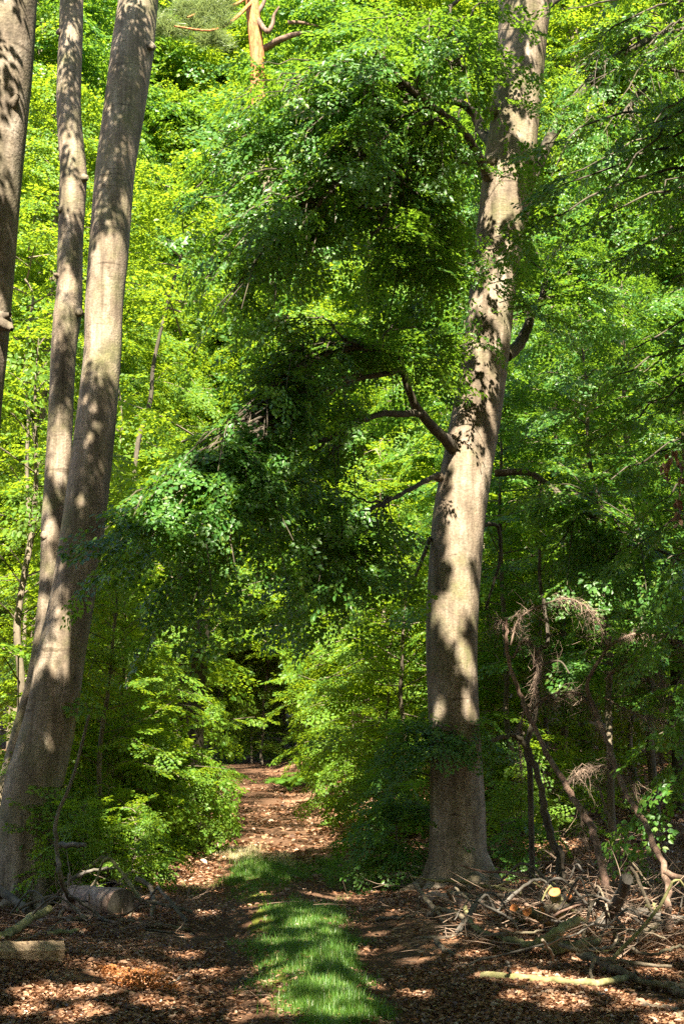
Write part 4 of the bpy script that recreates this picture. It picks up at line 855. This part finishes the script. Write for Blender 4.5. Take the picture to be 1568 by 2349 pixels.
# ------------------------------------------------------------------ logs, sticks, cut ends
def R8(zx, zy, h=.03): return on(784 + zx / 2, 1762 + zy / 2, h)
def L7(zx, zy, h=.03): return on(zx / 2, 1762 + zy / 2, h)
def stick(name, label, pts, w0, w1, m, cat='branch', sides=8, cut=None, group=None, wob_=.006, lump=.1, cutm=None):
    """w in photograph-zoom px (two per reading px); pts are points in the place."""
    P = smooth_path(pts, 6); P[1:-1] += r.normal(0, wob_, P[1:-1].shape); d = np.linalg.norm(P.mean(0) - [0, 0, CAMZ])
    a, b = px2m(w0 / 4, d), px2m(w1 / 4, d); base = P.mean(0); base[2] = P[:, 2].min()
    mb = MB(); tube(mb, P, [a, (a + b) / 2, b], sides, lump=lump, r=r, cap=True)
    mb.V = [v - base for v in mb.V]; o = mb.build(name, m, None); o.location = base; tag(o, label, cat, group)
    for e in ([0] if cut == 'start' else [-1] if cut == 'end' else []):
        c = P[e]; n_ = unit(P[0] - P[1]) if e == 0 else unit(P[-1] - P[-2]); rad = (a if e == 0 else b)
        u = unit(np.cross(n_, UP) + 1e-6); v = np.cross(n_, u); ang = np.arange(20) * 2 * math.pi / 20
        k = (1 + .04 * np.sin(2 * ang) + .03 * np.sin(5 * ang))[:, None]
        ring = rad * .97 * k * (np.cos(ang)[:, None] * u + np.sin(ang)[:, None] * v)
        cm = MB(); cm.add(np.vstack([ring - n_ * .01, ring + n_ * .006, (n_ * .006)[None]]), [[i, (i + 1) % 20, 20 + (i + 1) % 20, 20 + i] for i in range(20)], [[40, 20 + i, 20 + (i + 1) % 20] for i in range(20)])
        cp = cm.build('cut_end', cutm or M_cut, o, False); cp.location = c - base
    return o
ST = [
 ('forked_branch', 'grey forked branch propped up at the left end of the brush pile', [R8(335, 530, .22), R8(400, 620, .14), R8(440, 648, .10), R8(520, 665, .08), R8(585, 725, .03)], 20, 24, M_stick),
 ('mossy_branch', 'curved greenish branch sweeping round below the sawn stubs', [R8(565, 640, .12), R8(600, 720, .06), R8(660, 765, .04), R8(760, 785, .06), R8(860, 808, .10), R8(980, 800, .14), R8(1000, 740, .2), R8(1070, 695, .26)], 22, 34, M_moss_stick),
 ('fallen_branch', 'thin grey stick reaching left from the brush pile', [R8(360, 778), R8(480, 776), R8(560, 766), R8(720, 782)], 12, 9, M_stick),
 ('fallen_branch', 'short pale broken branch lying on sunlit leaves before the pile', [R8(430, 785), R8(470, 830), R8(545, 868)], 26, 14, M_stick),
 ('mossy_log', 'long moss-grown log lying along the front of the brush pile', [R8(640, 955, .05), R8(760, 962, .05), R8(1000, 978, .05), R8(1180, 985, .06), R8(1300, 962, .07)], 34, 30, M_moss_stick),
 ('fallen_branch', 'dark thin stick just in front of the long mossy log', [R8(450, 1000), R8(560, 992), R8(650, 975), R8(745, 985)], 12, 7, M_dark_stick),
 ('buried_log', 'broad brown log half buried in leaves at the foot of the great beech', [R8(400, 600, .02), R8(560, 622, .02), R8(740, 650, .02)], 62, 70, M_log),
 ('fallen_branch', 'long pale branch lying on top of the half-buried log', [R8(505, 575, .14), R8(640, 594, .14), R8(800, 570, .12)], 24, 16, M_stick),
 ('fallen_branch', 'grey broken stub lying against the great beech root', [R8(520, 556, .10), R8(560, 545, .12), R8(600, 548, .10)], 36, 28, M_stick),
 ('fallen_branch', 'thin straight stick leaning over the half-buried log', [R8(520, 550, .2), R8(570, 600, .16), R8(615, 660, .06)], 13, 9, M_stick),
 ('grey_log', 'thick weathered grey log end behind the tall sawn stub', [R8(925, 600, .12), R8(985, 606, .12), R8(1080, 604, .10)], 62, 50, M_stick),
 ('mossy_log', 'broken mossy log with brown split end in the middle of the pile', [R8(960, 840, .06), R8(1070, 818, .09), R8(1170, 785, .13)], 46, 40, M_moss_stick),
 ('mossy_branch', 'thick grey-green branch crossing the middle of the pile', [R8(890, 800, .16), R8(980, 755, .22), R8(1075, 700, .28)], 38, 40, M_moss_stick),
 ('mossy_branch', 'thick dark mossy branch rising steeply out of the brushwood', [R8(1175, 730, .05), R8(1240, 645, .22), R8(1280, 575, .4), R8(1308, 508, .6)], 58, 46, M_dark_stick),
 ('fallen_branch', 'thick dark branch running right from the steep mossy branch', [R8(1300, 650, .16), R8(1400, 670, .14), R8(1470, 692, .12), R8(1568, 700, .1), R8(1640, 705, .1)], 46, 36, M_dark_stick),
 ('fallen_branch', 'crooked pale branch slanting to the right front of the pile', [R8(1090, 852, .10), R8(1180, 885, .10), R8(1280, 935, .08), R8(1400, 992, .05), R8(1500, 1000, .05), R8(1640, 1000, .05)], 40, 26, M_stick),
 ('fallen_branch', 'thin wavy grey branch across the mossy log in the pile', [R8(1000, 810, .2), R8(1060, 832, .2), R8(1130, 835, .2), R8(1240, 810, .18), R8(1262, 765, .2)], 20, 10, M_stick),
 ('fallen_branch', 'straight thin branch near the right end of the pile', [R8(1180, 872, .14), R8(1330, 892, .12), R8(1510, 910, .1)], 20, 14, M_stick),
 ('fallen_branch', 'hooked thin branch looping beneath the steep mossy branch', [R8(1250, 640, .2), R8(1262, 700, .16), R8(1320, 760, .12), R8(1390, 757, .12), R8(1455, 720, .14)], 14, 12, M_stick),
 ('fallen_log', 'short sunlit log by the foot of the leaning pole', [R8(1370, 765, .08), R8(1420, 740, .08), R8(1470, 715, .08)], 46, 42, M_stick),
 ('fallen_branch', 'pale crooked branch at the lower right corner', [R8(1350, 1070), R8(1420, 1100), R8(1520, 1110), R8(1570, 1160)], 32, 26, M_stick),
 ('fallen_branch', 'split pale branch just above the lower right corner branch', [R8(1500, 1015), R8(1560, 1040), R8(1640, 1055)], 42, 40, M_stick),
 ('fallen_branch', 'thin pale stick standing slanted before the sawn stubs', [R8(918, 788, .3), R8(950, 840, .2), R8(985, 905, .08), R8(1000, 945, .02)], 12, 9, M_stick),
 ('fallen_branch', 'short upright stick leaning on the front mossy log', [R8(1160, 870, .16), R8(1145, 915, .1), R8(1140, 978, .03)], 16, 13, M_stick),
 ('fallen_branch', 'long dark stick left of the grey forked branch', [R8(155, 698), R8(220, 688), R8(280, 686), R8(340, 670), R8(352, 640, .08), R8(355, 590, .2)], 16, 9, M_dark_stick),
 ('fallen_branch', 'dark stick half hidden in leaves before the pile', [R8(590, 882), R8(640, 880), R8(700, 886)], 18, 14, M_dark_stick),
 ('fallen_branch', 'short dark peg standing behind the front mossy log', [R8(760, 890, .17), R8(764, 930, .1), R8(766, 972, .02)], 14, 14, M_dark_stick),
 ('fallen_branch', 'wavy pale branch at the right picture edge of the pile', [R8(1260, 810, .1), R8(1330, 830, .1), R8(1430, 855, .1), R8(1500, 830, .12), R8(1600, 820, .1)], 16, 12, M_stick),
 ('fallen_branch', 'long thin stick under the sawn stubs', [R8(640, 765, .05), R8(760, 760, .1), R8(880, 750, .14), R8(990, 735, .16)], 14, 8, M_stick),
 ('fallen_branch', 'grey branch arching low behind the tall sawn stub', [R8(850, 545, .1), R8(900, 505, .2), R8(960, 482, .25), R8(1030, 478, .25)], 10, 7, M_stick),
 # left side
 ('mossy_branch', 'thick mossy branch end pointing up at the twin beech foot', [L7(-40, 790, .04), L7(60, 745, .07), L7(140, 690, .12), L7(228, 648, .18)], 40, 36, M_moss_stick),
 ('fallen_branch', 'stout dark root-like branch lying against the twin beech base', [L7(-20, 545, .3), L7(60, 600, .2), L7(130, 655, .08)], 38, 34, M_dark_stick),
 ('fallen_branch', 'slim grey branch standing against the twin beech trunk', [at(205, 1640, 13.6), at(165, 1790, 13.5), at(128, 1880, 13.4), at(133, 1960, 13.3), at(142, 2025, 13.2), L7(335, 620, .12), L7(385, 685, .03)], 12, 24, M_stick),
 ('fallen_branch', 'dark broken stub jutting out right of the twin beech', [at(136, 1940, 13.7), at(165, 1939, 13.6), at(196, 1938, 13.5)], 26, 18, M_dark_stick),
 ('fallen_branch', 'short grey stick leaning at the near end of the flaking log', [L7(300, 595, .16), L7(295, 640, .08), L7(275, 690, .03)], 22, 18, M_stick),
 ('fallen_branch', 'dark branch bridging over the flaking log', [L7(300, 530, .3), L7(360, 495, .34), L7(420, 470, .36), L7(500, 460, .34), L7(570, 455, .3), L7(640, 482, .2)], 16, 10, M_dark_stick),
 ('fallen_branch', 'pale bent branch hooked beside the flaking log end', [L7(625, 508, .3), L7(685, 540, .24), L7(705, 600, .14), L7(700, 660, .07), L7(690, 700, .02)], 22, 14, M_stick),
 ('fallen_branch', 'small curved pale stick right of the flaking log', [L7(590, 692), L7(610, 655, .06), L7(650, 638, .06), L7(695, 634, .05)], 12, 9, M_stick),
 ('fallen_branch', 'long grey branch lying along the ground before the flaking log', [L7(190, 702), L7(320, 696, .05), L7(420, 684, .05), L7(560, 702), L7(700, 722), L7(875, 740)], 24, 16, M_stick),
 ('fallen_branch', 'long dark wiry branch sloping right from the flaking log', [L7(320, 585, .3), L7(420, 650, .14), L7(500, 708, .06), L7(640, 736), L7(760, 754), L7(845, 766)], 15, 8, M_dark_stick),
 ('fallen_branch', 'mossy stick lying across the leaves left of the track', [L7(40, 778), L7(200, 766), L7(365, 748)], 24, 20, M_moss_stick),
 ('fallen_branch', 'thin pale twig crossing above the split log', [L7(-20, 822, .06), L7(100, 782, .08), L7(200, 755, .06), L7(290, 700, .08)], 8, 5, M_stick),
 ('fallen_branch', 'small dark branch on the leaves between split log and track', [L7(620, 828), L7(710, 836)], 18, 12, M_dark_stick),
 ('fallen_branch', 'slim stick lying beside the left wheel rut', [L7(735, 908), L7(800, 912), L7(885, 916)], 14, 9, M_stick),
 ('fallen_branch', 'small twig lying in the left wheel rut', [L7(1095, 975), L7(1150, 974), L7(1205, 986)], 12, 7, M_dark_stick),
 ('fallen_branch', 'thin dark forked twig near the brown bracken', [L7(730, 1005), L7(790, 985, .05), L7(830, 958, .06), L7(882, 918, .1)], 8, 4, M_dark_stick),
 ('fallen_branch', 'dark thick branch lying behind the flaking log', [L7(320, 525, .12), L7(420, 505, .14), L7(520, 520, .1), L7(640, 555, .05)], 30, 20, M_dark_stick),
 ('fallen_branch', 'slim grey stick nearest to the foot of the mossy branch end', [L7(150, 725), L7(260, 745), L7(390, 765)], 12, 8, M_stick),
]
for name, lab, pts, a, b, m in ST: stick(name, lab, pts, a, b, m, 'log' if 'log' in name else 'branch')
bq = np.random.default_rng(91)
for k in range(48):
    cx, cy_ = (bq.normal(1290, 130), bq.normal(2120, 42)) if k < 38 else (bq.normal(180, 90), bq.normal(2100, 25))
    if cx > 1540: cx = 1500
    c = on(cx, cy_, .02); a = bq.uniform(0, 6.28); L = bq.uniform(.5, 1.5); h = bq.uniform(.02, .42); d = np.array([math.cos(a), .6 * math.sin(a), 0])
    pts = [c - d * L / 2 + UP * bq.uniform(0, .06), c + bq.normal(0, .025 * L, 3) + UP * h, c + d * L * .3 + bq.normal(0, .03 * L, 3) + UP * h * bq.uniform(.4, 1.5), c + d * L / 2 + UP * bq.uniform(.02, .35)]
    pts = [np.array([p[0], p[1], max(p[2], float(gz(p[0], p[1])) + .015)]) for p in pts]
    stick('dead_branch', 'thin broken branch tangled in the brush pile right of the track' if k < 38 else 'thin broken branch among the sticks by the twin-stemmed beech', pts, bq.uniform(8, 22), bq.uniform(4, 9), [M_dark_stick, M_stick, M_dark_stick, M_moss_stick, M_dead][k % 5], group='thin branches of the brush pile' if k < 38 else 'thin branches by the twin-stemmed beech', wob_=.003)
# fork arms of the propped branch and of others
for lab, pts, a, b in (('lower prong of the grey forked branch touching the leaves', [R8(432, 648, .10), R8(460, 700, .05), R8(490, 742, .0)], 16, 9), ('short upright prong of the grey forked branch', [R8(506, 652, .09), R8(498, 600, .2), R8(490, 562, .3)], 22, 14), ('dark stubby prong under the grey forked branch', [R8(438, 652, .10), R8(410, 668, .05), R8(395, 690, .0)], 30, 26)):
    stick('broken_branch', lab, pts, a, b, M_stick)
for lab, zx, zy, h, v, w0, w1, m in (('tallest sawn stub with a round orange cut face in the pile', 974, 570, .36, (.10, .30, -.36), 50, 58, M_moss_stick), ('leftmost small sawn stub showing an orange cut face', 787, 643, .22, (.12, .5, -.16), 34, 34, M_moss_stick), ('mossy sawn stub with orange cut face next to the leftmost stub', 849, 656, .22, (.25, .5, -.14), 42, 48, M_moss_stick), ('pale sawn stub with darker cut face below the tallest stub', 911, 657, .22, (.28, .45, -.02), 37, 36, M_stick), ('small sawn stub end right of the tallest stub', 1040, 590, .30, (.05, .4, -.2), 26, 28, M_dark_stick)):
    E = R8(zx, zy, h); v = np.array(v); stick('sawn_stub', lab, [E, E + v * .5 + UP * .01, E + v], w0, w1, m, 'log', 16, 'start', lump=.04)
stick('sawn_stub', 'upright sawn post under the pale stub', [R8(945, 665, .20), R8(945, 690, .12), R8(945, 735, .02)], 38, 38, M_dark_stick, 'log', 12, lump=.05)
# flaking log; shade on its far end is put in as dark wood
lg = [L7(338, 600, .13), L7(400, 605, .13), L7(480, 612, .13), L7(556, 622, .13)]
stick('flaking_log', 'short thick pinkish log with flaking bark beside the twin beech', lg, 118, 122, M_log, 'log', 24, 'end', lump=.03, cutm=M_dark_stick)
# split firewood at the left edge
a0, b0 = L7(-160, 905, 0), L7(252, 895, 0); ax = unit(b0 - a0); Ln = np.linalg.norm(b0 - a0); sdv = unit(np.cross(ax, UP)); 
mb = MB(); nseg = 10; prof = [(-.10, .0), (.11, .01), (.13, .07), (.05, .125), (-.09, .145), (-.14, .09)]
ringN = len(prof); VV = []
for i in range(nseg + 1):
    t_ = i / nseg
    for (u, h) in prof:
        VV.append(a0 + ax * (Ln * t_ + r.normal(0, .004) + (h * .15 if i == nseg else 0)) - sdv * (u + r.normal(0, .004)) + UP * (h * 1.15 + r.normal(0, .004)))
QQ = [[i * ringN + j, i * ringN + (j + 1) % ringN, (i + 1) * ringN + (j + 1) % ringN, (i + 1) * ringN + j] for i in range(nseg) for j in range(ringN)]
e0 = nseg * ringN; mb.add(np.array(VV) - a0, QQ, [[e0, e0 + j, e0 + j + 1] for j in range(1, ringN - 1)])
o = mb.build('split_log', M_wood, None, False); o.location = a0; tag(o, 'split pale firewood log lying at the left picture edge', 'log')

# fine twigs strewn over the piles: nobody could count them
mb = MB()
def strew(n, cx, cy, sx, sy, hmax, lmin, lmax, up=.3):
    for _ in range(n):
        b = on(cx + r.normal(0, sx), cy + r.normal(0, sy), .01); a = r.uniform(0, 6.28); L = r.uniform(lmin, lmax); b = b + UP * r.uniform(0, hmax)
        d = unit(np.array([math.cos(a), math.sin(a) * .7, r.uniform(-.1, up)])); P = smooth_path([b, b + d * L * .5 + r.normal(0, .05 * L, 3), b + d * L + r.normal(0, .08 * L, 3)], 3)
        P[:, 2] = np.maximum(P[:, 2], gz(P[:, 0], P[:, 1]) + .008); tube(mb, P, [r.uniform(.003, .007), .0018], 4)
        for _ in range(2):
            w = P[r.integers(2, len(P))]; g = w + unit(d + r.normal(0, .7, 3)) * L * .3; g[2] = max(g[2], gz(g[0], g[1]) + .006); tube(mb, np.array([w, (w + g) / 2 + r.normal(0, .01, 3), g]), [.0028, .0013], 3)
strew(120, 1300, 2130, 150, 55, .20, .25, .8, .5); strew(70, 1480, 2120, 80, 60, .22, .25, .8, .7); strew(50, 1150, 2120, 120, 40, .08, .2, .6); strew(80, 200, 2110, 130, 35, .08, .2, .7, .4); strew(80, 140, 2050, 80, 40, .25, .3, .8, .9); strew(200, 700, 2200, 500, 100, .01, .08, .3, .05)
strew(70, 1250, 2010, 60, 40, .2, .3, .8, 1.2); strew(60, 1500, 2000, 60, 60, .4, .3, .8, 1.0)
tag(mb.build('twig_litter', M_twig), kind='stuff')

# ------------------------------------------------------------------ leaf litter, grass, ferns, bracken
def litter(n, xf, yf, size, seed):
    q = np.random.default_rng(seed); X, Y = xf(q, n), yf(q, n)
    s = X - track_x(Y); keep = (np.abs(s) > .55) | (q.random(len(X)) < .30) ; 
    rut = (np.abs(np.abs(s) - .72) < .3) & (Y < 19); keep &= ~rut | (q.random(len(X)) < .40); keep |= (Y > 23) & (q.random(len(X)) < .7); strip_ = (np.abs(s) < .45) & (Y < 20); keep &= ~strip_ | (q.random(len(X)) < .6)
    keep &= wob(X * 1.7 + 5, Y * 1.7) + q.normal(0, .10, len(X)) > -.13; X, Y = X[keep], Y[keep]; k = len(X); Z = gz(X, Y) + q.uniform(.012, .045, k)
    a = q.uniform(0, 6.283, k); d = np.stack([np.cos(a), np.sin(a), q.normal(0, .28, k)], 1); R = rotm(d, UP + q.normal(0, .38, (k, 3)))
    sh = np.array([[0, 0, 0], [.3, .28, .12], [.7, .25, .14], [1, 0, .02], [.7, -.25, .12], [.3, -.28, .13]]) - [.5, 0, 0]
    V = np.stack([X, Y, Z], 1)[:, None] + np.einsum('nij,kj->nki', R, sh) * (size * np.clip(q.lognormal(-.1, .38, k), .35, 2.2))[:, None, None]
    return V.reshape(-1, 3), (np.array([[0, 1, 2, 3], [0, 3, 4, 5]])[None] + (np.arange(k) * 6)[:, None, None]).reshape(-1, 4)
mb = MB()
def Yd(a, b): return lambda q, n: a * (b / a) ** q.random(n)
for n, a, b, sz, sd_ in ((360000, 7.0, 20, .031, 1), (60000, 18, 48, .075, 2)):
    q = np.random.default_rng(sd_); Y = a * (b / a) ** q.random(n); X = (q.random(n) - .5) * .50 * Y * 1.1
    V, Q = litter(n, lambda q_, n_, X=X: X, lambda q_, n_, Y=Y: Y, sz, sd_ + 10); mb.add(V, Q)
tag(mb.build('leaf_litter', M_litter, None, False), kind='stuff')

def blades(GP, seed, name, m):
  mb = MB(); q = np.random.default_rng(seed)
  for x, y, rx, ry, dens, hh in GP:
      n = int(dens * rx * ry * 1.15); a = q.uniform(0, 6.283, n); rad = np.sqrt(q.random(n)) * (1 + .25 * np.sin(3 * a + x) + .18 * np.sin(7 * a + y) + .1 * np.sin(13 * a)) * np.where(q.random(n) < .2, 1.35, 1)
      B = np.array([on(x + rx * rr_ * math.cos(t_), y + ry * rr_ * math.sin(t_)) for rr_, t_ in zip(rad, a)])
      for k in range(1):
          m_ = len(B); tuft = np.repeat(B, 6, 0) + np.c_[q.normal(0, .022, (m_ * 6, 2)), np.zeros(m_ * 6)]
          tuft = tuft[(wob(tuft[:, 0] * 3.1, tuft[:, 1] * 2.3) + q.normal(0, .09, len(tuft))) > -.11]; tuft[:, 2] = gz(tuft[:, 0], tuft[:, 1]) + .004; N = len(tuft); ang = q.uniform(0, 6.283, N); h = .55 * hh * np.clip(q.lognormal(-.4, .40, N), .15, 1.9) * (.7 + .5 * np.sin(tuft[:, 0] * 5 + tuft[:, 1] * 3.3) ** 2)
          ln = np.stack([np.cos(ang), np.sin(ang)], 1) * (h * q.uniform(.1, .7, N))[:, None]; wv = np.stack([-np.sin(ang), np.cos(ang)], 1) * .0021
          z0 = np.zeros(N)
          V = np.stack([tuft - np.c_[wv, z0], tuft + np.c_[wv, z0], tuft + np.c_[ln * .4 + wv * .8, h * .62], tuft + np.c_[ln * .4 - wv * .8, h * .62], tuft + np.c_[ln + wv * .15, h], tuft + np.c_[ln - wv * .15, h]], 1).reshape(-1, 3)
          mb.add(V, (np.array([[0, 1, 2, 3], [3, 2, 4, 5]])[None] + (np.arange(N) * 6)[:, None, None]).reshape(-1, 4))
  tag(mb.build(name, m, None, False), kind='stuff')
blades(GP, 9, 'grass', M_grass)
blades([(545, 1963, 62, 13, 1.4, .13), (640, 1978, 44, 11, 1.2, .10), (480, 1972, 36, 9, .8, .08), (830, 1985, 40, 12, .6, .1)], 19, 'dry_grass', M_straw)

def fern(name, label, cat, base, fronds, L, m, seed, rise=.8, group=None, curl=0.0):
    q = np.random.default_rng(seed); mb = MB()
    for k in range(fronds):
        a = k * 6.283 / fronds + q.normal(0, .3); out = np.array([math.cos(a), math.sin(a), 0]); ln = L * q.uniform(.75, 1.15)
        Pf = smooth_path([base, base + out * ln * .3 + UP * ln * .5 * rise, base + out * ln * .7 + UP * ln * .62 * rise, base + out * ln + UP * ln * .45 * rise], 6); tube(mb, Pf, [.006, .002], 4)
        for i in range(3, len(Pf)):
            for f in (0, .5):
                p = Pf[i] * (1 - f) + Pf[min(i + 1, len(Pf) - 1)] * f; t = unit(Pf[i] - Pf[i - 1]); u = (i + f) / len(Pf); pl = ln * (.38 if curl == 0 else .26) * math.sin(min(1, (1.08 - u) * 1.35) * 1.57) * q.uniform(.85, 1.1)
                for sg in (-1, 1):
                    sd_ = unit(np.cross(t, UP)) * sg; d = unit(sd_ + t * .35 + UP * (q.normal(-.08, .1) - curl * q.random())); wv = t * .5
                    nn = 7 if curl == 0 else 4
                    for j in range(nn):      # leaflets along each pinna
                        s0 = pl * (j + .2) / nn; w = .030 * (1 - j / nn) + .006
                        c = p + d * s0 - UP * .1 * s0 * s0
                        for tt in (1, -1):
                            e = c + t * tt * w + d * w * .5; mb.add([c, c + d * pl / nn * .8, e + d * .006, e - d * .002], [[0, 1, 2, 3] if tt > 0 else [3, 2, 1, 0]])
    mb.V = [v - base for v in mb.V]; o = mb.build(name, m, None, False); o.location = base; return tag(o, label, cat, group)
fern('fern', 'bright sunlit fern right of the twin beech trunk', 'fern', on(165, 2000), 9, .85, M_fern, 1, 1.0)
fern('fern', 'second fern tucked behind the bright sunlit fern', 'fern', on(215, 1985), 8, .7, M_fern, 2)
fern('fern', 'low fern at the left edge of the track opposite the grass mound', 'fern', on(345, 2015), 7, .55, M_fern, 3)
fern('fern', 'fern between the low trackside fern and the flaking log', 'fern', on(280, 2000), 7, .6, M_fern, 4)
fern('fern', 'dark fern clump on the far right bank of the track', 'fern', on(665, 1818), 9, .8, M_fern, 5)
fern('fern', 'larger dark fern beside the bank fern at the far track', 'fern', on(715, 1812), 9, .9, M_fern, 6)
fern('fern', 'fern on the left bank where the track dips into shade', 'fern', on(462, 1790), 8, .9, M_fern, 7)
def dry_frond(label, stems, seed):
    q = np.random.default_rng(seed); mb = MB(); base = stems[0][0].copy()
    for st_ in stems:
        Pf = smooth_path(st_, 6); tube(mb, Pf, [.005, .002], 4)
        for i in range(2, len(Pf)):
            t = unit(Pf[i] - Pf[i - 1]); u = i / len(Pf)
            for sg in (-1, 1):
                sd_ = unit(np.cross(t, UP) + 1e-6) * sg; pl = .11 * math.sin(3.0 * min(1, u + .12)) + .02
                for j in range(6):
                    c = Pf[i] + (sd_ + t * .4 - UP * .25 * j / 6) * pl * (j + .5) / 6 + q.normal(0, .006, 3); R_ = rotm(unit(sd_ * q.uniform(-.4, 1) + t * q.normal(.2, .6) - UP * q.uniform(-.2, .7)), q.normal(0, .6, 3) + UP)
                    mb.add(c + (leaf_shape(True)[0] * [1, 1, 2.2] @ R_.T) * q.uniform(.018, .034), leaf_shape(True)[1])
    mb.V = [v - base for v in mb.V]; o = mb.build('dead_bracken', M_bracken, None, False); o.location = base; tag(o, label, 'fern')
dry_frond('upright dry orange bracken frond on the leaf litter at lower left', [[L7(640, 1010), L7(560, 960, .05), L7(500, 925, .09), L7(445, 905, .10)], [L7(640, 1010), L7(580, 950, .10), L7(530, 910, .14)], [L7(620, 1000), L7(600, 960, .04), L7(570, 985, .03)]], 8)
dry_frond('dark brown collapsed bracken beside the orange frond', [[L7(650, 1020), L7(690, 970, .12), L7(700, 920, .16)], [L7(650, 1020), L7(740, 990, .06), L7(800, 1000, .03)], [L7(660, 1020), L7(655, 960, .12), L7(630, 925, .12)]], 9)
# hanging dead leaves at the right edge
mb = MB(); q = np.random.default_rng(4); Pd = smooth_path([at(1575, 1050, 13.5), at(1562, 1090, 13.4), at(1556, 1130, 13.4), at(1560, 1180, 13.4)], 4); tube(mb, Pd, [.006, .003], 4, m=1)
for x, y in ((1545, 1040), (1535, 1050), (1560, 1060), (1520, 1070), (1525, 1090), (1552, 1150), (1560, 1165), (1556, 1185), (1562, 1100)):
    for _ in range(7):
        c = at(x + q.normal(0, 6), y + q.normal(0, 8), 13.4 + q.normal(0, .05)); d = unit(-UP + q.normal(0, .4, 3)); R_ = rotm(d, q.normal(0, 1, 3)); mb.add(c + (leaf_shape(True)[0] @ R_.T) * .07, leaf_shape(True)[1])
base = Pd[0].copy(); mb.V = [v - base for v in mb.V]; o = mb.build('withered_leaf_spray', [M_litter, M_limb], None, False); o.location = base; tag(o, 'withered rust-brown leaf spray hanging at the right edge', 'leaves')
